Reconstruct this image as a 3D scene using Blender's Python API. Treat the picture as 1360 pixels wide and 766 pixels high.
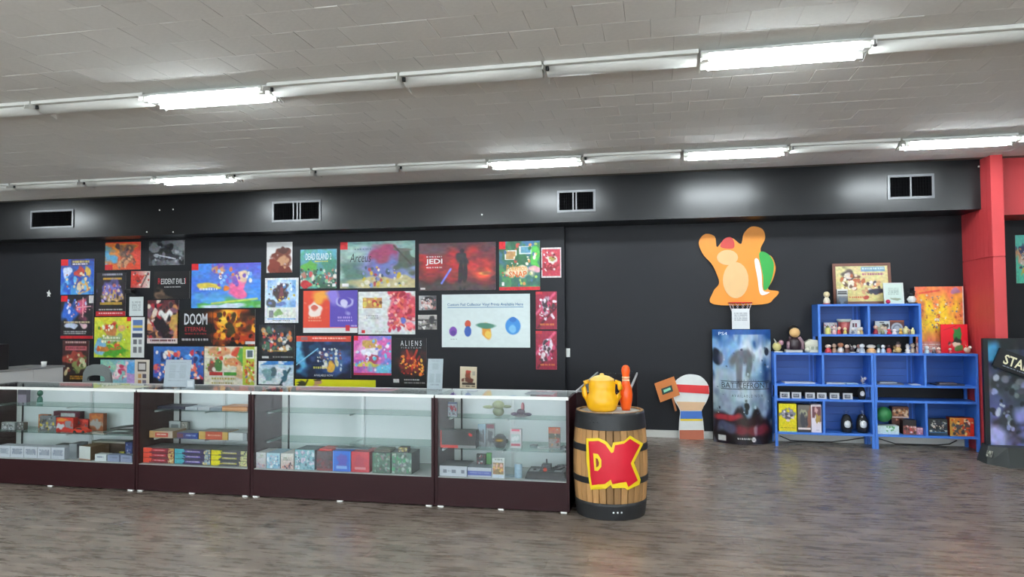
import bpy, bmesh, math, random
import numpy as np
from mathutils import Vector, Matrix
from mathutils.geometry import delaunay_2d_cdt

for o in list(bpy.data.objects): bpy.data.objects.remove(o)
scn = bpy.context.scene
COL = scn.collection
R = math.radians

# ---------------------------------------------------------------- camera, world, exposure
YAW, PITCH, ROLL, FPX, CAMZ = .2059, .0388, -.0045, 950.0, 1.635
_d = Vector((-math.sin(YAW)*math.cos(PITCH), math.cos(YAW)*math.cos(PITCH), math.sin(PITCH)))
_r = Vector((math.cos(YAW), math.sin(YAW), 0)); _u = _r.cross(_d)
_r, _u = math.cos(ROLL)*_r+math.sin(ROLL)*_u, -math.sin(ROLL)*_r+math.cos(ROLL)*_u
camd = bpy.data.cameras.new('camera'); cam = bpy.data.objects.new('camera', camd); COL.objects.link(cam)
camd.sensor_width = 36; camd.lens = 36*FPX/1360; camd.clip_start = .05; camd.clip_end = 200
_m = Matrix((_r, _u, -_d)).transposed().to_4x4(); _m.translation = Vector((0, 0, CAMZ)); cam.matrix_world = _m
scn.camera = cam
w = bpy.data.worlds.new('daylight'); scn.world = w; w.use_nodes = True
w.node_tree.nodes['Background'].inputs[0].default_value = (.86, .93, 1, 1)
w.node_tree.nodes['Background'].inputs[1].default_value = 4.6
scn.view_settings.view_transform = 'Standard'; scn.view_settings.look = 'None'
scn.view_settings.gamma = 1; scn.view_settings.use_curve_mapping = False
scn.view_settings.exposure = 1.15
scn.cycles.max_bounces = 8; scn.cycles.diffuse_bounces = 4; scn.cycles.glossy_bounces = 4
scn.cycles.transparent_max_bounces = 24; scn.cycles.transmission_bounces = 6
scn.cycles.caustics_reflective = False; scn.cycles.caustics_refractive = False
scn.cycles.sample_clamp_indirect = 6
TUBE_L = 42.0

def at(px, py, Y=None, z=None):
    """photograph pixel -> point of the place on a given depth or height"""
    v = _d+_r*((px-680)/FPX)+_u*((383-py)/FPX)
    t = Y/v.y if Y is not None else (z-CAMZ)/v.z
    return Vector((0, 0, CAMZ))+v*t

# ---------------------------------------------------------------- measures of the room (metres)
YC = 5.957            # front of the showcases
YP = 9.80             # wall that carries the posters
YW = 9.914            # wall behind the blue shelves
YS, ZSB = 9.339, 2.872  # soffit front, soffit underside
ZC = 3.452            # ceiling
XL, XR, YB = -11.5, 8.0, -6.0

# ---------------------------------------------------------------- materials
def lin(h):
    if isinstance(h, str):
        h = h.lstrip('#'); c = [int(h[i:i+2], 16)/255 for i in (0, 2, 4)]
    else: c = h
    return tuple(x/12.92 if x <= .04045 else ((x+.055)/1.055)**2.4 for x in c)
MATS = {}
def mat(name, col, rough=.5, metal=0., spec=.5, var=.06, scale=8., bump=0., coat=0., stretch=(1, 1, 1)):
    if name in MATS: return MATS[name]
    m = bpy.data.materials.new(name); m.use_nodes = True; nt = m.node_tree; N = nt.nodes; L = nt.links
    b = N['Principled BSDF']; c = lin(col)
    tc = N.new('ShaderNodeTexCoord'); mp = N.new('ShaderNodeMapping'); mp.inputs['Scale'].default_value = stretch
    nz = N.new('ShaderNodeTexNoise'); nz.inputs['Scale'].default_value = scale; nz.inputs['Detail'].default_value = 4
    L.new(tc.outputs['Object'], mp.inputs[0]); L.new(mp.outputs[0], nz.inputs['Vector'])
    mx = N.new('ShaderNodeMix'); mx.data_type = 'RGBA'
    mx.inputs['A'].default_value = (*[max(0, x*(1-var)) for x in c], 1); mx.inputs['B'].default_value = (*[min(1, x*(1+var)) for x in c], 1)
    L.new(nz.outputs['Fac'], mx.inputs['Factor']); L.new(mx.outputs['Result'], b.inputs['Base Color'])
    b.inputs['Roughness'].default_value = rough; b.inputs['Metallic'].default_value = metal
    b.inputs['Specular IOR Level'].default_value = spec; b.inputs['Coat Weight'].default_value = coat
    if bump:
        bp = N.new('ShaderNodeBump'); bp.inputs['Strength'].default_value = bump; bp.inputs['Distance'].default_value = .01
        L.new(nz.outputs['Fac'], bp.inputs['Height']); L.new(bp.outputs[0], b.inputs['Normal'])
    MATS[name] = m; return m
def glass_mat(name, tint, refl=.9):
    m = bpy.data.materials.new(name); m.use_nodes = True; nt = m.node_tree; N = nt.nodes; L = nt.links
    N.remove(N['Principled BSDF']); out = N['Material Output']
    tr = N.new('ShaderNodeBsdfTransparent'); tr.inputs[0].default_value = (*lin(tint), 1)
    gl = N.new('ShaderNodeBsdfGlossy'); gl.inputs['Roughness'].default_value = .02; gl.inputs['Color'].default_value = (refl, refl, refl, 1)
    lw = N.new('ShaderNodeLayerWeight'); lw.inputs['Blend'].default_value = .5
    pw = N.new('ShaderNodeMath'); pw.operation = 'POWER'; pw.inputs[1].default_value = 5; L.new(lw.outputs['Facing'], pw.inputs[0])
    fr = N.new('ShaderNodeMath'); fr.operation = 'MULTIPLY_ADD'; fr.inputs[1].default_value = .7; fr.inputs[2].default_value = .03; L.new(pw.outputs[0], fr.inputs[0])
    mx = N.new('ShaderNodeMixShader'); L.new(fr.outputs[0], mx.inputs[0]); L.new(tr.outputs[0], mx.inputs[1]); L.new(gl.outputs[0], mx.inputs[2])
    L.new(mx.outputs[0], out.inputs['Surface']); return m
def emit_mat(name, col, s):
    m = bpy.data.materials.new(name); m.use_nodes = True; nt = m.node_tree
    b = nt.nodes['Principled BSDF']; b.inputs['Base Color'].default_value = (.8, .8, .8, 1)
    b.inputs['Emission Color'].default_value = (*col, 1); b.inputs['Emission Strength'].default_value = s; return m
def print_mat(name, rough, spec=.5):
    m = bpy.data.materials.new(name); m.use_nodes = True; nt = m.node_tree
    b = nt.nodes['Principled BSDF']; a = nt.nodes.new('ShaderNodeAttribute'); a.attribute_name = 'ink'
    nt.links.new(a.outputs['Color'], b.inputs['Base Color']); b.inputs['Roughness'].default_value = rough
    b.inputs['Specular IOR Level'].default_value = spec; return m
PRINT = print_mat('printed_paper', .45, .35)
GLASS = glass_mat('clear_glass', '#f8fafa')
SHELFGLASS = glass_mat('green_edged_glass', '#dcebe6')
PLASTIC = glass_mat('clear_plastic', '#f2f4f6')
TUBE = emit_mat('lit_tube', (.87, .96, 1), TUBE_L)
M_WHITE = mat('white_enamel', '#e9eae6', .35, var=.03)
M_FIX = mat('fixture_paint', '#dcdcd6', .4, var=.04)
M_MAROON = mat('maroon_laminate', '#2b0f13', .42, spec=.22, var=.15, scale=5, stretch=(1, 1, 12))
M_ALU = mat('brushed_aluminium', '#d8dada', .35, metal=.35)
M_BLACK = mat('black_plastic', '#141416', .4)
M_DOOR = mat('white_sliding_door', '#e0e5e5', .5, var=.02)
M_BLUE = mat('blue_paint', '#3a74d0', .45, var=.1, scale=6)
M_BLUEB = mat('blue_shaded_back', '#2355a4', .5, var=.15, scale=4)  # the blue paint darkened to carry the shade inside the cubbies
M_SLOT = mat('dark_slot', '#2c2f30', .6)
M_STEEL = mat('dark_steel_band', '#2b2c2e', .5, metal=.3, var=.3, scale=14)

# ---------------------------------------------------------------- mesh helpers
def link(name, me, mtl, parent=None):
    o = bpy.data.objects.new(name, me); COL.objects.link(o)
    if mtl is not None and len(me.materials) == 0: me.materials.append(mtl)
    if parent is not None: o.parent = parent
    return o
def from_bm(bm, name, smooth=False):
    bmesh.ops.recalc_face_normals(bm, faces=bm.faces)
    me = bpy.data.meshes.new(name); bm.to_mesh(me); bm.free()
    if smooth:
        for p in me.polygons: p.use_smooth = True
    return me
def add_box(bm, x0, x1, y0, y1, z0, z1, M=None):
    vs = [bm.verts.new((x, y, z)) for x in (x0, x1) for y in (y0, y1) for z in (z0, z1)]
    for f in ((0, 1, 3, 2), (4, 6, 7, 5), (0, 4, 5, 1), (2, 3, 7, 6), (0, 2, 6, 4), (1, 5, 7, 3)): bm.faces.new([vs[i] for i in f])
    if M is not None:
        for v in vs: v.co = M @ v.co
    return vs
def box(name, x0, x1, y0, y1, z0, z1, mtl, parent=None, bevel=0.):
    bm = bmesh.new(); add_box(bm, x0, x1, y0, y1, z0, z1)
    if bevel: bmesh.ops.bevel(bm, geom=list(bm.edges), offset=bevel, segments=2, affect='EDGES', profile=.5)
    return link(name, from_bm(bm, name), mtl, parent)
def lathe_bm(bm, prof, seg=24, M=None, ax=(0, 0)):
    rings = []
    for r, z in prof:
        if r < 1e-6: rings.append([bm.verts.new((ax[0], ax[1], z))])
        else: rings.append([bm.verts.new((ax[0]+r*math.cos(2*math.pi*i/seg), ax[1]+r*math.sin(2*math.pi*i/seg), z)) for i in range(seg)])
    for a, b in zip(rings, rings[1:]):
        if len(a) == 1 and len(b) == 1: continue
        for i in range(seg):
            j = (i+1) % seg
            if len(a) == 1: bm.faces.new((a[0], b[i], b[j]))
            elif len(b) == 1: bm.faces.new((a[i], a[j], b[0]))
            else: bm.faces.new((a[i], a[j], b[j], b[i]))
    if M is not None:
        for rg in rings:
            for v in rg: v.co = M @ v.co
def lathe(name, prof, mtl, parent=None, seg=24, M=None, smooth=True):
    bm = bmesh.new(); lathe_bm(bm, prof, seg, M); return link(name, from_bm(bm, name, smooth), mtl, parent)
def ball_prof(r, zc, n=8, sz=1.):
    return [(r*math.sin(math.pi*i/n) if 0 < i < n else 0, zc-sz*r*math.cos(math.pi*i/n)) for i in range(n+1)]
def ball(name, c, r, mtl, parent=None, s=(1, 1, 1), seg=14, rot=None):
    M = Matrix.Translation(c) @ (rot.to_4x4() if rot is not None else Matrix.Identity(4)) @ Matrix.Diagonal((*s, 1))
    return lathe(name, ball_prof(r, 0), mtl, parent, seg, M)
def tube(name, pts, rad, mtl, parent=None, seg=8, closed=False):
    pts = [Vector(p) for p in pts]; n = len(pts); bm = bmesh.new(); rings = []
    for i, p in enumerate(pts):
        a = pts[(i-1) % n] if (closed or i) else pts[0]; b = pts[(i+1) % n] if (closed or i < n-1) else pts[-1]
        t = (b-a).normalized(); up = Vector((0, 0, 1)) if abs(t.z) < .95 else Vector((1, 0, 0))
        e = t.cross(up).normalized(); f = t.cross(e)
        rr = rad[i] if isinstance(rad, (list, tuple)) else rad
        rings.append([bm.verts.new(p+e*rr*math.cos(2*math.pi*k/seg)+f*rr*math.sin(2*math.pi*k/seg)) for k in range(seg)])
    for i in range(n if closed else n-1):
        a, b = rings[i], rings[(i+1) % n]
        for k in range(seg): bm.faces.new((a[k], a[(k+1) % seg], b[(k+1) % seg], b[k]))
    if not closed: bm.faces.new(rings[0][::-1]); bm.faces.new(rings[-1])
    return link(name, from_bm(bm, name, True), mtl, parent)
def prism(name, pts, y0, y1, mtl, parent=None, bevel=0.):
    """closed outline in (x, z), given thickness from y0 to y1"""
    bm = bmesh.new(); f = bm.faces.new([bm.verts.new((x, y0, z)) for x, z in pts])
    e = bmesh.ops.extrude_face_region(bm, geom=[f])
    for v in e['geom']:
        if isinstance(v, bmesh.types.BMVert): v.co.y = y1
    bmesh.ops.triangulate(bm, faces=[q for q in bm.faces if len(q.verts) > 4])
    return link(name, from_bm(bm, name), mtl, parent)
def smooth_poly(pts, n=6):
    out = []; k = len(pts)
    for i in range(k):
        p0, p1, p2, p3 = [Vector(pts[(i+j-1) % k]) for j in range(4)]
        for s in range(n):
            t = s/n
            out.append(tuple(.5*((2*p1)+(-p0+p2)*t+(2*p0-5*p1+4*p2-p3)*t*t+(-p0+3*p1-3*p2+p3)*t**3)))
    return out
def ell(cx, cy, rx, ry, n=24, a=0.):
    o = []
    for i in range(n):
        t = 2*math.pi*i/n; x, y = rx*math.cos(t), ry*math.sin(t)
        o.append((cx+x*math.cos(a)-y*math.sin(a), cy+x*math.sin(a)+y*math.cos(a)))
    return o
def tag(o, label, cat, group=None):
    o['label'] = label; o['category'] = cat
    if group: o['group'] = group
    return o
def thing(name, label, cat, loc=(0, 0, 0), rz=0., group=None):
    o = bpy.data.objects.new(name, None); COL.objects.link(o); o.location = loc; o.rotation_euler.z = rz
    o.empty_display_size = .1
    return tag(o, label, cat, group)
def struct(o): o['kind'] = 'structure'; return o
def copy_tree(o, parent=None):
    c = o.copy(); COL.objects.link(c); c.parent = parent
    for ch in list(o.children): copy_tree(ch, c)
    return c

# ---------------------------------------------------------------- printed art: colour per point of a fine grid
def vnoise(rs, U, V, s):
    n = int(s)+3; g = rs.random((n, n)); x = U*s; y = V*s
    i = np.clip(x.astype(int), 0, n-2); j = np.clip(y.astype(int), 0, n-2); a = x-i; b = y-j
    a = a*a*(3-2*a); b = b*b*(3-2*b)
    return (g[j, i]*(1-a)+g[j, i+1]*a)*(1-b)+(g[j+1, i]*(1-a)+g[j+1, i+1]*a)*b
def srgb(h): h = h.lstrip('#'); return np.array([int(h[i:i+2], 16)/255 for i in (0, 2, 4)])
def paint(nx, ny, asp, ops, seed):
    rs = np.random.RandomState(seed)
    U, V = np.meshgrid(np.linspace(0, 1, nx), np.linspace(0, 1, ny))
    C = np.ones((ny, nx, 3))*.5
    W1 = (vnoise(rs, U, V, 7)-.5); W2 = (vnoise(rs, U, V, 7)-.5)
    def put(mask, c):
        nonlocal C
        C = C*(1-mask[..., None])+srgb(c)*mask[..., None]
    def ellm(cx, cy, rx, ry, wp, soft=.25):
        u = U+W1*wp*rx; v = V+W2*wp*ry
        dd = np.sqrt(((u-cx)/rx)**2+((v-cy)/ry)**2); return np.clip((1-dd)/soft+.5, 0, 1)
    for op in ops:
        k = op[0]
        if k == 'g': C = srgb(op[1])*(1-V[..., None])+srgb(op[2])*V[..., None]
        elif k == 'gh': C = srgb(op[1])*(1-U[..., None])+srgb(op[2])*U[..., None]
        elif k == 'e': put(ellm(*op[1:5], 1.2, op[6] if len(op) > 6 else .3), op[5])
        elif k == 'c': put(ellm(*op[1:5], 0, .1), op[5])
        elif k == 'r': put(((U >= op[1]) & (U <= op[3]) & (V >= op[2]) & (V <= op[4])).astype(float), op[5])
        elif k == 'n':   # cloudy blotches
            q = vnoise(rs, U, V, op[1])*.65+vnoise(rs, U, V, op[1]*2.3)*.35
            put(np.clip((q-op[3])*6, 0, 1)*(op[4] if len(op) > 4 else 1), op[2])
        elif k == 'b':   # a crowd of small patches in a region
            x0, y0, x1, y1 = op[4]
            for _ in range(int(op[1]*2.4)):
                s = rs.uniform(*op[3])*rs.uniform(.4, .85); put(ellm(rs.uniform(x0, x1), rs.uniform(y0, y1), s, s*asp*rs.uniform(.7, 1.5), 1.2, .4), op[2][rs.randint(len(op[2]))])
        elif k == 'l':
            x0, y0, x1, y1, wd, c = op[1:]
            dx, dy = x1-x0, (y1-y0)/asp; t = np.clip(((U-x0)*dx+(V-y0)/asp*dy)/(dx*dx+dy*dy), 0, 1)
            dd = np.hypot(U-x0-t*dx, (V-y0)/asp-t*dy); put(np.clip(1.5-dd/wd, 0, 1), c)
        elif k == 't':   # rows of print too small to read
            x0, y0, x1, y1, c, rows = op[1:7]
            for q in range(rows):
                a = y0+(y1-y0)*q/rows; b = a+(y1-y0)/rows*.6; x = x0
                while x < x1:
                    ww = rs.uniform(.02, .09)*(x1-x0)+.01
                    put(((U >= x) & (U <= min(x+ww, x1)) & (V >= a) & (V <= b)).astype(float)*.85, c); x += ww+.012
        elif k == 'gr':  # printed scene split on a slant
            put(np.clip((U-op[1]+(V-.5)*op[2])*20, 0, 1), op[3])
    busy = any(op[0] in 'bn' for op in ops)
    C = C*(1+(.16 if busy else .03)*(vnoise(rs, U, V, 26)-.5)[..., None])
    if busy: C = C+.05*(np.stack([vnoise(rs, U, V, 15) for _ in range(3)], -1)-.5)
    return np.clip(C, 0, 1)
def tolin(c): return np.where(c <= .04045, c/12.92, ((c+.055)/1.055)**2.4)
SEED = [7]
def printed(name, wd, ht, th, ops, side='#d8d8d4', res=None, mtl=None, parent=None, top=None):
    """a board, sheet or carton wd x th x ht; origin bottom centre of the front, front faces -y, art on the front"""
    SEED[0] += 1
    px = max(wd, ht); n = res or max(8, min(110, int(px*130)))
    nx = max(5, int(n*wd/px)+1); ny = max(5, int(n*ht/px)+1)
    C = tolin(paint(nx, ny, wd/ht, ops, SEED[0])).reshape(-1, 3)
    xs = np.linspace(-wd/2, wd/2, nx); zs = np.linspace(ht, 0, ny)
    V = [(x, 0, z) for z in zs for x in xs]
    F = [(j*nx+i, (j+1)*nx+i, (j+1)*nx+i+1, j*nx+i+1) for j in range(ny-1) for i in range(nx-1)]
    nb = len(V); a, b = wd/2, ht
    quads = [[(-a, 0, 0), (-a, th, 0), (a, th, 0), (a, 0, 0)], [(-a, 0, b), (a, 0, b), (a, th, b), (-a, th, b)],
             [(-a, 0, 0), (-a, 0, b), (-a, th, b), (-a, th, 0)], [(a, 0, 0), (a, th, 0), (a, th, b), (a, 0, b)],
             [(-a, th, 0), (-a, th, b), (a, th, b), (a, th, 0)]]
    cols = [tuple(c) for c in C]
    for qi, q in enumerate(quads):
        k = len(V); V += q; F.append((k, k+1, k+2, k+3)); cols += [lin(top if (top and qi == 1) else side)]*4
    me = bpy.data.meshes.new(name); me.from_pydata(V, [], F)
    at_ = me.color_attributes.new('ink', 'FLOAT_COLOR', 'POINT')
    at_.data.foreach_set('color', np.array([(*c, 1) for c in cols], dtype=np.float32).ravel())
    o = link(name, me, mtl or PRINT, parent); o['wd'] = wd; o['ht'] = ht
    return o
TXT = {}
def lettering(parent, text, box4, col, wd=None, ht=None, y=-.003, shear=0., th=.0015, bold=0., name='lettering', arc=None, lower=False):
    """raised print: text fitted to a u,v box of the parent board (v down)"""
    cu = bpy.data.curves.new('txt', 'FONT'); cu.body = text; cu.resolution_u = 2; cu.offset = bold
    cu.shear = shear; cu.extrude = 0
    t = bpy.data.objects.new('txt', cu); me = bpy.data.meshes.new_from_object(t)
    bpy.data.objects.remove(t); bpy.data.curves.remove(cu); me.name = name
    wd = wd or parent['wd']; ht = ht or parent['ht']
    n = len(me.vertices); co = np.empty(n*3, dtype=np.float32); me.vertices.foreach_get('co', co); co = co.reshape(-1, 3)
    mn, mx = co.min(0), co.max(0); x0, v0, x1, v1 = box4
    X = (co[:, 0]-mn[0])/(mx[0]-mn[0]); Z = (co[:, 1]-mn[1])/(mx[1]-mn[1])
    u = x0+(x1-x0)*X; v = v1+(v0-v1)*Z
    nw = np.stack([(u-.5)*wd, np.full(n, y), (1-v)*ht], 1)
    if arc is not None: nw[:, 1] = [arc(q)-.004 for q in nw[:, 0]]
    me.vertices.foreach_set('co', nw.astype(np.float32).ravel()); me.update()
    me.materials.clear()
    return link(name, me, mat('ink_'+col.strip('#'), col, .45, var=.02), parent)

# ================================================================= THE ROOM
random.seed(4)
# floor: long wood-look planks, each one laid on a dark base
def floor_mat():
    m = bpy.data.materials.new('wood_look_vinyl'); m.use_nodes = True; nt = m.node_tree; N = nt.nodes; L = nt.links; b = N['Principled BSDF']
    g = N.new('ShaderNodeNewGeometry'); oi = N.new('ShaderNodeObjectInfo')
    mp = N.new('ShaderNodeMapping'); mp.inputs['Scale'].default_value = (1.5, 8, 1)
    L.new(g.outputs['Position'], mp.inputs[0])
    n1 = N.new('ShaderNodeTexNoise'); n1.inputs['Scale'].default_value = 2.3; n1.inputs['Detail'].default_value = 6; n1.inputs['Roughness'].default_value = .62
    mp2 = N.new('ShaderNodeMapping'); mp2.inputs['Scale'].default_value = (2.2, 5, 1); L.new(g.outputs['Position'], mp2.inputs[0])
    n2 = N.new('ShaderNodeTexNoise'); n2.inputs['Scale'].default_value = 1.3; n2.inputs['Detail'].default_value = 5
    L.new(mp.outputs[0], n1.inputs['Vector']); L.new(mp2.outputs[0], n2.inputs['Vector'])
    r = N.new('ShaderNodeValToRGB'); e = r.color_ramp.elements
    e[0].position = .30; e[0].color = (*lin('#64594f'), 1); e[1].position = .72; e[1].color = (*lin('#9c9085'), 1)
    k = r.color_ramp.elements.new(.5); k.color = (*lin('#80746a'), 1)
    L.new(n1.outputs['Fac'], r.inputs[0])
    mx = N.new('ShaderNodeMix'); mx.data_type = 'RGBA'; mx.blend_type = 'OVERLAY'; mx.inputs['Factor'].default_value = .38
    r2 = N.new('ShaderNodeValToRGB'); r2.color_ramp.elements[0].position = .3; r2.color_ramp.elements[0].color = (.24, .22, .21, 1)
    r2.color_ramp.elements[1].position = .7; r2.color_ramp.elements[1].color = (.66, .65, .63, 1)
    L.new(n2.outputs['Fac'], r2.inputs[0]); L.new(r.outputs[0], mx.inputs['A']); L.new(r2.outputs[0], mx.inputs['B'])
    hs = N.new('ShaderNodeHueSaturation'); mr = N.new('ShaderNodeMapRange'); mr.inputs['To Min'].default_value = .86; mr.inputs['To Max'].default_value = 1.12
    L.new(oi.outputs['Random'], mr.inputs['Value']); L.new(mr.outputs[0], hs.inputs['Value']); L.new(mx.outputs['Result'], hs.inputs['Color'])
    L.new(hs.outputs[0], b.inputs['Base Color'])
    rr = N.new('ShaderNodeMapRange'); rr.inputs['To Min'].default_value = .2; rr.inputs['To Max'].default_value = .36
    L.new(n1.outputs['Fac'], rr.inputs['Value']); L.new(rr.outputs[0], b.inputs['Roughness'])
    bp = N.new('ShaderNodeBump'); bp.inputs['Strength'].default_value = .04; bp.inputs['Distance'].default_value = .004
    L.new(n1.outputs['Fac'], bp.inputs['Height']); L.new(bp.outputs[0], b.inputs['Normal'])
    b.inputs['Specular IOR Level'].default_value = .55
    return m
M_FLOOR = floor_mat()
floor = struct(box('floor', XL, XR, YB, YW+.4, -.2, -.004, mat('dark_subfloor', '#2e2823', .8)))
PW, PL = .19, 1.25
pm = None; restb = bmesh.new(); nplank = 0
row = 0; y = YB
while y < YW+.3:
    x = XL-random.uniform(0, PL)
    while x < XR:
        cx, cy = x+PL/2, y+PW/2
        v = Vector((cx, cy, 0))-Vector((0, 0, CAMZ)); dz = v.dot(_d); inview = False
        if dz > .5:
            for qx in (x, cx, x+PL):
                vv = Vector((qx, cy, -CAMZ)); q = vv.dot(_d); pxx = 680+FPX*vv.dot(_r)/q; pyy = 383-FPX*vv.dot(_u)/q
                if -40 < pxx < 1400 and pyy < 800: inview = True
            if cy > YC+.6 and cx < -.8: inview = False
        if inview and x > XL and x+PL < XR:
            if pm is None:
                b_ = bmesh.new(); add_box(b_, -PL/2+.0006, PL/2-.0006, -PW/2+.0006, PW/2-.0006, -.004, 0); pm = from_bm(b_, 'plank'); pm.materials.append(M_FLOOR)
            o = bpy.data.objects.new('plank', pm); COL.objects.link(o); o.location = (cx, cy, 0); o.parent = floor; nplank += 1
        else:
            add_box(restb, max(x, XL)+.0006, min(x+PL, XR)-.0006, y+.0006, y+PW-.0006, -.004, 0)
        x += PL
    y += PW
o = link('distant_planks', from_bm(restb, 'distant_planks'), M_FLOOR, floor); o['kind'] = 'stuff'
print('planks', nplank)

# ceiling: square fibre tiles in running bond, slightly uneven
def tile_mat():
    m = mat('painted_ceiling_tile', '#e8e7e3', .9, spec=.08, var=.05, scale=30, bump=.15)
    nt = m.node_tree; N = nt.nodes; L = nt.links; b = N['Principled BSDF']
    oi = N.new('ShaderNodeObjectInfo'); mr = N.new('ShaderNodeMapRange'); mr.inputs['To Min'].default_value = .975; mr.inputs['To Max'].default_value = 1.02
    hs = N.new('ShaderNodeHueSaturation'); src = b.inputs['Base Color'].links[0].from_socket
    L.new(oi.outputs['Random'], mr.inputs['Value']); L.new(mr.outputs[0], hs.inputs['Value']); L.new(src, hs.inputs['Color']); L.new(hs.outputs[0], b.inputs['Base Color'])
    return m
M_TILE = tile_mat()
ceiling = struct(box('ceiling', XL, XR, YB, YW+.4, ZC+.012, ZC+.2, mat('ceiling_batten', '#6f6c66', .8)))
T = .2975
def tile_bm(bm, M):
    h = T/2-.0008; e = .003
    a = [bm.verts.new(M @ Vector(p)) for p in ((-h, -h, .012), (h, -h, .012), (h, h, .012), (-h, h, .012))]
    c = [bm.verts.new(M @ Vector(p)) for p in ((-h, -h, .0016), (h, -h, .0016), (h, h, .0016), (-h, h, .0016))]
    g = h-e; d = [bm.verts.new(M @ Vector(p)) for p in ((-g, -g, 0), (g, -g, 0), (g, g, 0), (-g, g, 0))]
    bm.faces.new(a); bm.faces.new(d[::-1])
    for i in range(4):
        j = (i+1) % 4; bm.faces.new((a[i], c[i], c[j], a[j])); bm.faces.new((c[i], d[i], d[j], c[j]))
tb = bmesh.new(); tile_bm(tb, Matrix.Identity(4)); tm = from_bm(tb, 'tile'); tm.materials.append(M_TILE)
cand = []; y = YB+T/2; rowi = 0
while y < YS-.02:
    x = XL+T/2+(T/2 if rowi % 2 else 0)
    while x < XR-T/2:
        v = Vector((x, y, ZC-CAMZ)); q = v.dot(_d); vis = False
        if q > .3:
            pxx = 680+FPX*v.dot(_r)/q; pyy = 383-FPX*v.dot(_u)/q; vis = -30 < pxx < 1390 and -30 < pyy < 766
        cand.append((0 if vis else 1, v.length, x, y)); x += T
    y += T; rowi += 1
cand.sort()
restb = bmesh.new()
for i, (nv, dd, x, y) in enumerate(cand):
    M = Matrix.Translation((x, y, ZC+random.uniform(-.0012, .0012))) @ Matrix.Rotation(random.gauss(0, .0022), 4, 'X') @ Matrix.Rotation(random.gauss(0, .0015), 4, 'Y')
    if i < 300:
        o = bpy.data.objects.new('tile', tm); COL.objects.link(o); o.parent = ceiling; o.matrix_local = M
    else: tile_bm(restb, M)
o = link('distant_tiles', from_bm(restb, 'distant_tiles'), M_TILE, ceiling); o['kind'] = 'stuff'

M_WALL = mat('black_wall_paint', '#18191e', .5, spec=.25, var=.10, scale=2.5, bump=.03)
M_SOFF = mat('black_soffit_paint', '#0a0b0e', .29, spec=.42, var=.10, scale=3, bump=.04)
M_RED = mat('red_paint', '#c63e42', .5, var=.08, scale=3)
M_BEIGE = mat('pale_wall_paint', '#b9b6b0', .7)
XSTEP = at(750, 400, Y=YP).x
wp = struct(box('wall_posters', XL, XSTEP, YP, YP+.5, 0, ZSB+.1, M_WALL))
prism('paint_chip', [(at(*p, Y=YP).x, at(*p, Y=YP).z) for p in ((62, 388), (64, 387.5), (65.2, 384.8), (66.2, 387.8), (67.6, 390), (66, 391.5), (66.8, 394.2), (64.6, 393), (63, 394), (63.4, 390.5))], YP-.0015, YP, M_WHITE, wp)
struct(box('wall_back', XSTEP, 5.6, YW, YW+.3, 0, ZC, M_WALL))
struct(box('wall_far_right', 5.6, XR, YW, YW+.3, 0, ZC, M_WALL))
struct(box('wall_left', XL-.2, XL, YB, YW+.3, 0, ZC, M_BEIGE))
struct(box('wall_right', XR, XR+.2, YB, YW+.3, 0, ZC, M_BEIGE))
# street side behind the viewpoint: low sill wall, piers, head wall and shop windows
fw = struct(box('wall_front', XL, XR, YB-.2, YB, 0, .45, M_BEIGE))
box('lintel', XL, XR, YB-.2, YB, 2.9, ZC, M_BEIGE, fw)
nwin = 6; ww = (XR-XL)/nwin
for i in range(nwin+1):
    xx = XL+i*ww; box('pier', max(XL, xx-.2), min(XR, xx+.2), YB-.2, YB, .45, 2.9, M_BEIGE, fw)
for i in range(nwin):
    x0 = XL+i*ww+.2; x1 = x0+ww-.4
    wn = struct(box('window_%d' % (i+1), x0+.04, x1-.04, YB-.11, YB-.10, .49, 2.86, GLASS))
    for a in ((x0, x1, .45, .49), (x0, x1, 2.86, 2.9), (x0, x0+.04, .49, 2.86), (x1-.04, x1, .49, 2.86), ((x0+x1)/2-.02, (x0+x1)/2+.02, .49, 2.86)):
        box('window_frame', a[0], a[1], YB-.14, YB-.06, a[2], a[3], M_ALU, wn)

soff = struct(box('wall_soffit', XL, 3.70, YS, YW, ZSB, ZC+.01, M_SOFF))
for p in ((212, 279), (230, 278), (195, 308), (230, 308), (1300, 221), (640, 285)):
    q = at(*p, Y=YS); lathe('screw', [(0, -.004), (.012, -.004), (.012, 0)], M_WHITE, soff, 8, Matrix.Translation((q.x, YS, q.z)) @ Matrix.Rotation(R(-90), 4, 'X'))
# red wing wall with vertical boards and a rail joint
col = struct(box('wall_column', 3.712, 3.826, 9.085, YW, 0, ZC+.01, M_RED))
yy = 9.085
nb = 8; bw = (YW-.002-yy)/nb
for i in range(nb):
    for z0, z1 in ((.0, 2.283), (2.293, ZC)):
        box('side_board', 3.70, 3.712, yy+i*bw+.0015, yy+(i+1)*bw-.0015, z0, z1, M_RED, col)
for z0, z1 in ((0, 2.283), (2.293, ZC)): box('front_board', 3.70, 3.826, 9.07, 9.085, z0, z1, M_RED, col)
struct(box('wall_header', 3.826, XR, YS, YW, at(1345, 285, Y=YS).z, ZC+.01, M_RED))
struct(box('baseboard_back', XSTEP, 3.70, YW-.018, YW, 0, .095, mat('white_baseboard', '#c9c9c4', .5)))
struct(box('baseboard_posters', XL, XSTEP, YP-.018, YP, 0, .095, MATS['white_baseboard']))

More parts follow.
